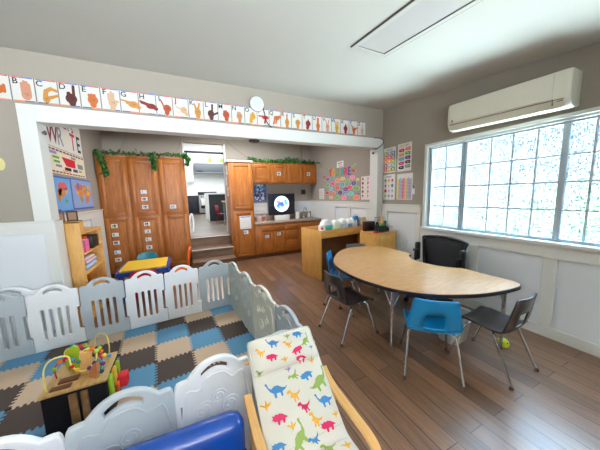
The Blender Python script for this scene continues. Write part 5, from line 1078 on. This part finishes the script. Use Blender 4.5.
def surf(u, v, lift=0.0):      # u -1..1 across, v metres down from the head end
    v = max(0, min(LT - 1e-5, v)); k = max(i for i in range(len(Ls) - 1) if Ls[i] <= v); f = (v - Ls[k]) / (Ls[k + 1] - Ls[k])
    p = prof[k].lerp(prof[k + 1], f); q = (prof[min(k + 2, len(prof) - 1)] - prof[max(k - 1, 0)]).normalized(); n = Vector((q.y, -q.x)) if False else Vector((-q.y, q.x))
    if n.y < 0: n = -n
    e = 1 - abs(u) ** 6 * 0.75
    th = (0.028 + 0.004 * math.sin(u * 9.4) ** 2 * 0 + 0.004 * math.cos(v * 42)) * e + lift
    if v < 0.175: th += 0.022 * e * min(1, (0.175 - v) / 0.012) * min(1, (v + .004) / 0.03)
    return Vector((u * 0.193, p.x + n.x * th, p.y + n.y * th))
us = [-1, -.985, -.95, -.88, -.7, -.5, -.25, 0, .25, .5, .7, .88, .95, .985, 1]
vs_ = [LT * k / 64 for k in range(65)]
b = B(CUSH)
topv = [[b.v(surf(u * (1 if 2 < k < 62 else (0.955 if k in (0, 64) else .985)), v)) for u in us] for k, v in enumerate(vs_)]
botv = []
for k, v in enumerate(vs_):
    r = []
    for u in us:
        p = surf(u * (1 if 2 < k < 62 else (0.955 if k in (0, 64) else .985)), v, -0.028 * (1 - abs(u) ** 6 * .75) - 0.012); r.append(b.v(p))
    botv.append(r)
for rr, fl_ in ((topv, False), (botv, True)):
    for a, c in zip(rr[:-1], rr[1:]):
        for i in range(len(us) - 1): b.f([a[i], a[i + 1], c[i + 1], c[i]])
for k in range(64):
    b.f([topv[k][0], topv[k + 1][0], botv[k + 1][0], botv[k][0]]); b.f([topv[k][-1], botv[k][-1], botv[k + 1][-1], topv[k + 1][-1]])
for i in range(len(us) - 1):
    b.f([topv[0][i], botv[0][i], botv[0][i + 1], topv[0][i + 1]]); b.f([topv[-1][i], topv[-1][i + 1], botv[-1][i + 1], botv[-1][i]])
bmesh.ops.recalc_face_normals(b.bm, faces=b.bm.faces)
DINO = {
 'long': [(-1.0, .55), (-.9, .68), (-.78, .62), (-.7, .3), (-.5, .12), (-.2, .28), (.15, .25), (.4, .05), (.7, -.05), (1.0, .05), (.7, -.2), (.42, -.28), (.4, -.62), (.26, -.62), (.22, -.32), (-.12, -.3), (-.16, -.62), (-.32, -.62), (-.36, -.25), (-.62, -.05), (-.82, .3), (-.88, .48)],
 'rex': [(-.75, .5), (-.7, .7), (-.4, .78), (-.2, .65), (-.18, .4), (.05, .2), (.35, .05), (.7, .1), (1, .3), (.75, -.08), (.35, -.2), (.3, -.5), (.42, -.7), (.18, -.7), (.15, -.42), (0, -.35), (-.05, -.7), (-.25, -.7), (-.18, -.3), (-.32, -.02), (-.5, -.12), (-.52, -.02), (-.36, .12), (-.38, .4), (-.6, .42)],
 'horn': [(-1, .1), (-.85, .25), (-.95, .55), (-.7, .4), (-.5, .55), (-.3, .45), (0, .5), (.4, .35), (.7, .1), (1, -.1), (.6, -.1), (.5, -.55), (.28, -.55), (.25, -.2), (-.1, -.2), (-.14, -.55), (-.36, -.55), (-.4, -.15), (-.65, -.15), (-.8, -.05)],
 'fly': [(-.9, .3), (-.5, .35), (-.1, .1), (.1, .8), (.3, .15), (.9, .4), (.5, -.1), (.2, -.2), (.05, -.7), (-.1, -.2), (-.5, .1)]}
def dino(kind, px, py, size, m, ang=0.0, flip=1):
    # px across (m, + right), py down from the head end (m)
    b.use(m); pts = []
    for x, y in DINO[kind]:
        x *= flip; X = x * math.cos(ang) - y * math.sin(ang); Y = x * math.sin(ang) + y * math.cos(ang)
        pts.append(surf((px + X * size) / 0.193, py - Y * size, 0.004))
    vv = [b.bm.verts.new(p) for p in pts]
    f = b.f(vv)
    if f:
        f.normal_update()
        r = bmesh.ops.triangulate(b.bm, faces=[f])
        for q in r['faces']:
            q.normal_update()
            if q.normal.z < 0: q.normal_flip()
DL = [('long', -.055, .045, .036, DBLUE), ('horn', .085, .040, .028, DBLUE), ('fly', .025, .035, .022, OLIVE), ('rex', -.125, .075, .028, DGOLD), ('rex', .02, .075, .028, DGOLD, .2), ('long', .115, .082, .036, OLIVE, .5, -1), ('horn', -.075, .115, .030, DPINK), ('horn', .055, .120, .032, DPINK, .1, -1), ('fly', -.02, .145, .022, DGOLD), ('fly', .135, .125, .016, DBLUE),
      ('horn', .065, .165, .028, DPINK), ('fly', .12, .185, .024, DGOLD), ('fly', -.01, .19, .02, LILAC), ('rex', -.15, .165, .018, OLIVE), ('rex', .01, .225, .03, OLIVE, .9), ('long', -.085, .255, .050, DBLUE), ('horn', .075, .245, .034, DBLUE, .3), ('long', .125, .285, .062, OLIVE, .3, -1), ('rex', -.015, .305, .036, DGOLD, .2), ('fly', -.15, .305, .03, DGOLD), ('horn', -.10, .370, .034, DPINK), ('rex', .02, .365, .034, DPINK, .3), ('long', .125, .37, .046, DBLUE), ('rex', .05, .43, .036, DGOLD, -.2), ('fly', -.06, .415, .026, DGOLD), ('long', -.045, .47, .06, OLIVE, .7, -1), ('horn', -.13, .465, .03, DBLUE), ('rex', .02, .50, .03, DBLUE, .6), ('horn', .10, .475, .036, DPINK), ('fly', .15, .445, .022, DGOLD), ('rex', .06, .57, .04, OLIVE), ('horn', -.02, .59, .034, DBLUE), ('horn', -.12, .60, .034, DPINK), ('fly', .135, .60, .03, DGOLD), ('long', -.06, .68, .05, DBLUE), ('rex', .07, .68, .04, DGOLD), ('horn', .12, .76, .034, DPINK), ('rex', -.09, .77, .04, OLIVE)]
for d in DL: dino(d[0], d[1] * 1.08, d[2], d[3] * 1.13, *d[4:])
b.use(flat('cushion_seam', 206, 200, 186))
for vv_ in (0.176, 0.49, 0.56):
    r = [(surf(u, vv_ - .0015, .0016), surf(u, vv_ + .0015, .0016)) for u in [-0.94 + 1.88 * k / 16 for k in range(17)]]
    for a, c in zip(r[:-1], r[1:]): b.f([b.bm.verts.new(a[0]), b.bm.verts.new(c[0]), b.bm.verts.new(c[1]), b.bm.verts.new(a[1])])
b.obj('cushion', t, smooth=50, fix=False)
PIPE = flat('piping_grey', 206, 204, 192, .8)
lp = [surf(u, .004, .002) for u in (-.9, -.5, 0, .5, .9)] + [surf(.965, v, .001) for v in (.02, .06, .11, .15)] + [surf(u, .172, .001) for u in (.9, .5, 0, -.5, -.9)] + [surf(-.965, v, .001) for v in (.15, .11, .06, .02)]
B(PIPE).tube(smooth_pts(lp, 4, True), 0.0032, 6, True).obj('headrest_piping', t)
b = B(PIPE)
for sd in (-1, 1): b.tube([surf(sd * .992, .18 + (LT - .2) * k / 30, -.004) for k in range(31)], 0.0034, 6)
b.obj('edge_piping', t)
b = B(BENT)
for x in (-0.12, 0.12): b.tube([(x, p.x + .0, p.y - .022) for p in prof[2:-3:3]], 0.011, 6)
for k in (6, 18, 34): b.tube([(-.21, prof[k].x, prof[k].y - .034), (.21, prof[k].x, prof[k].y - .034)], 0.009, 6)
b.obj('back_frame', t)
tag(B(CHROME).tube(smooth_pts([(0.14, 1.10, 0.02), (0.155, 1.08, 0.02), (0.15, 1.06, 0.02)]), 0.008).obj('metal_clip'), 'small metal clip on the floor beside the rocking chair', 'clip') if False else None

# ------------------------------------------------------------------ blue plastic seat in the foreground
t = thing('toddler_armchair', 'glossy blue plastic toddler seat at the bottom of the picture, seen from behind', 'seat', (-0.23, 0.985, 0), -0.035)
b = B(BLUEP)
def rounded_slab(b, x0, x1, y0, y1, z0, z1, r, n=6):
    # rounded box: bevelled on all sides
    b.box(x0, x1, y0, y1, z0, z1, r, n)
rounded_slab(b, -0.42, 0.395, 0.0, 0.125, 0.06, 0.505, 0.058); o = b.obj('backrest', t, smooth=60)
b = B(BLUEP); rounded_slab(b, -0.36, 0.33, -0.36, 0.06, 0.14, 0.24, 0.04); b.obj('seat', t, smooth=60)
for s, x in ((-1, -0.42), (1, 0.32)):
    b = B(BLUEP); rounded_slab(b, x, x + 0.085, -0.40, 0.05, 0.0, 0.36, 0.04); b.obj('side_arm', t, smooth=60)

# ------------------------------------------------------------------ light
w = bpy.data.worlds.new('daylight'); scene.world = w; w.use_nodes = True
bg = w.node_tree.nodes['Background']; bg.inputs['Color'].default_value = (0.74, 0.88, 1.0, 1); bg.inputs['Strength'].default_value = 2.8
def area(name, loc, rot, sx, sy, power, col=(1, 1, 1), portal=False):
    l = bpy.data.lights.new(name, 'AREA'); l.shape = 'RECTANGLE'; l.size = sx; l.size_y = sy; l.energy = power; l.color = col
    if portal: l.cycles.is_portal = True
    o = bpy.data.objects.new(name, l); COL.objects.link(o); o.location = loc; o.rotation_euler = rot; return o
area('window_portal', (RX + 0.1, (WY0 + WY1) / 2, 1.55), (0, PI / 2, 0), 1.15, 2.0, 1, portal=True)
o = area('rear_fill', (0.0, -2.42, 1.55), (0, 0, 0), 1.9, 0.9, 130, (0.88, 0.94, 1.0))  # added fill lamp before the closed rear wall, no window there
o.rotation_euler = Vector((-0.22, 0.72, 0.70)).to_track_quat('-Z', 'Y').to_euler(); o.data.spread = math.radians(118)
o = area('outdoor_high_fill', (5.0, 1.4, 3.7), (0, 0, 0), 2.0, 3.5, 2000, (0.56, 0.77, 1.0)); o.rotation_euler = (Vector((1.6, 1.3, 0.5)) - o.location).to_track_quat('-Z', 'Y').to_euler()  # added lamp outside, above the view, boosting light through the window
o = area('outdoor_low_fill', (4.5, 1.4, -0.1), (0, 0, 0), 1.2, 3.5, 3000, (0.84, 0.94, 0.95)); o.rotation_euler = (Vector((2.0, 1.4, 2.8)) - o.location).to_track_quat('-Z', 'Y').to_euler()  # added lamp outside, below the sill, throwing light up to the ceiling
area('kitchen_fill', (1.2, 11.0, 4.5), (0, 0, 0), 4.0, 5.0, 100, (0.95, 0.98, 1.0))  # added unseen area lamp that brightens the kitchen
area('alcove_fill', (1.0, 4.8, 2.94), (0, 0, 0), 1.6, 0.8, 22, (0.97, 0.98, 1.0))  # added unseen area lamp that brightens the alcove
sun = bpy.data.lights.new('sun', 'SUN'); sun.energy = 4.0; sun.angle = 0.05; so = bpy.data.objects.new('sun', sun); COL.objects.link(so); so.rotation_euler = Vector((0.2, -0.35, -0.92)).to_track_quat('-Z', 'Y').to_euler()
vs = scene.view_settings; vs.view_transform = 'Standard'; vs.look = 'None'; vs.exposure = 2.0; vs.gamma = 1.0; vs.use_curve_mapping = False
scene.cycles.use_denoising = True
scene.cycles.max_bounces = 10; scene.cycles.diffuse_bounces = 6; scene.cycles.glossy_bounces = 4; scene.cycles.transparent_max_bounces = 12
scene.cycles.sample_clamp_indirect = 8.0; scene.cycles.caustics_reflective = False; scene.cycles.caustics_refractive = False
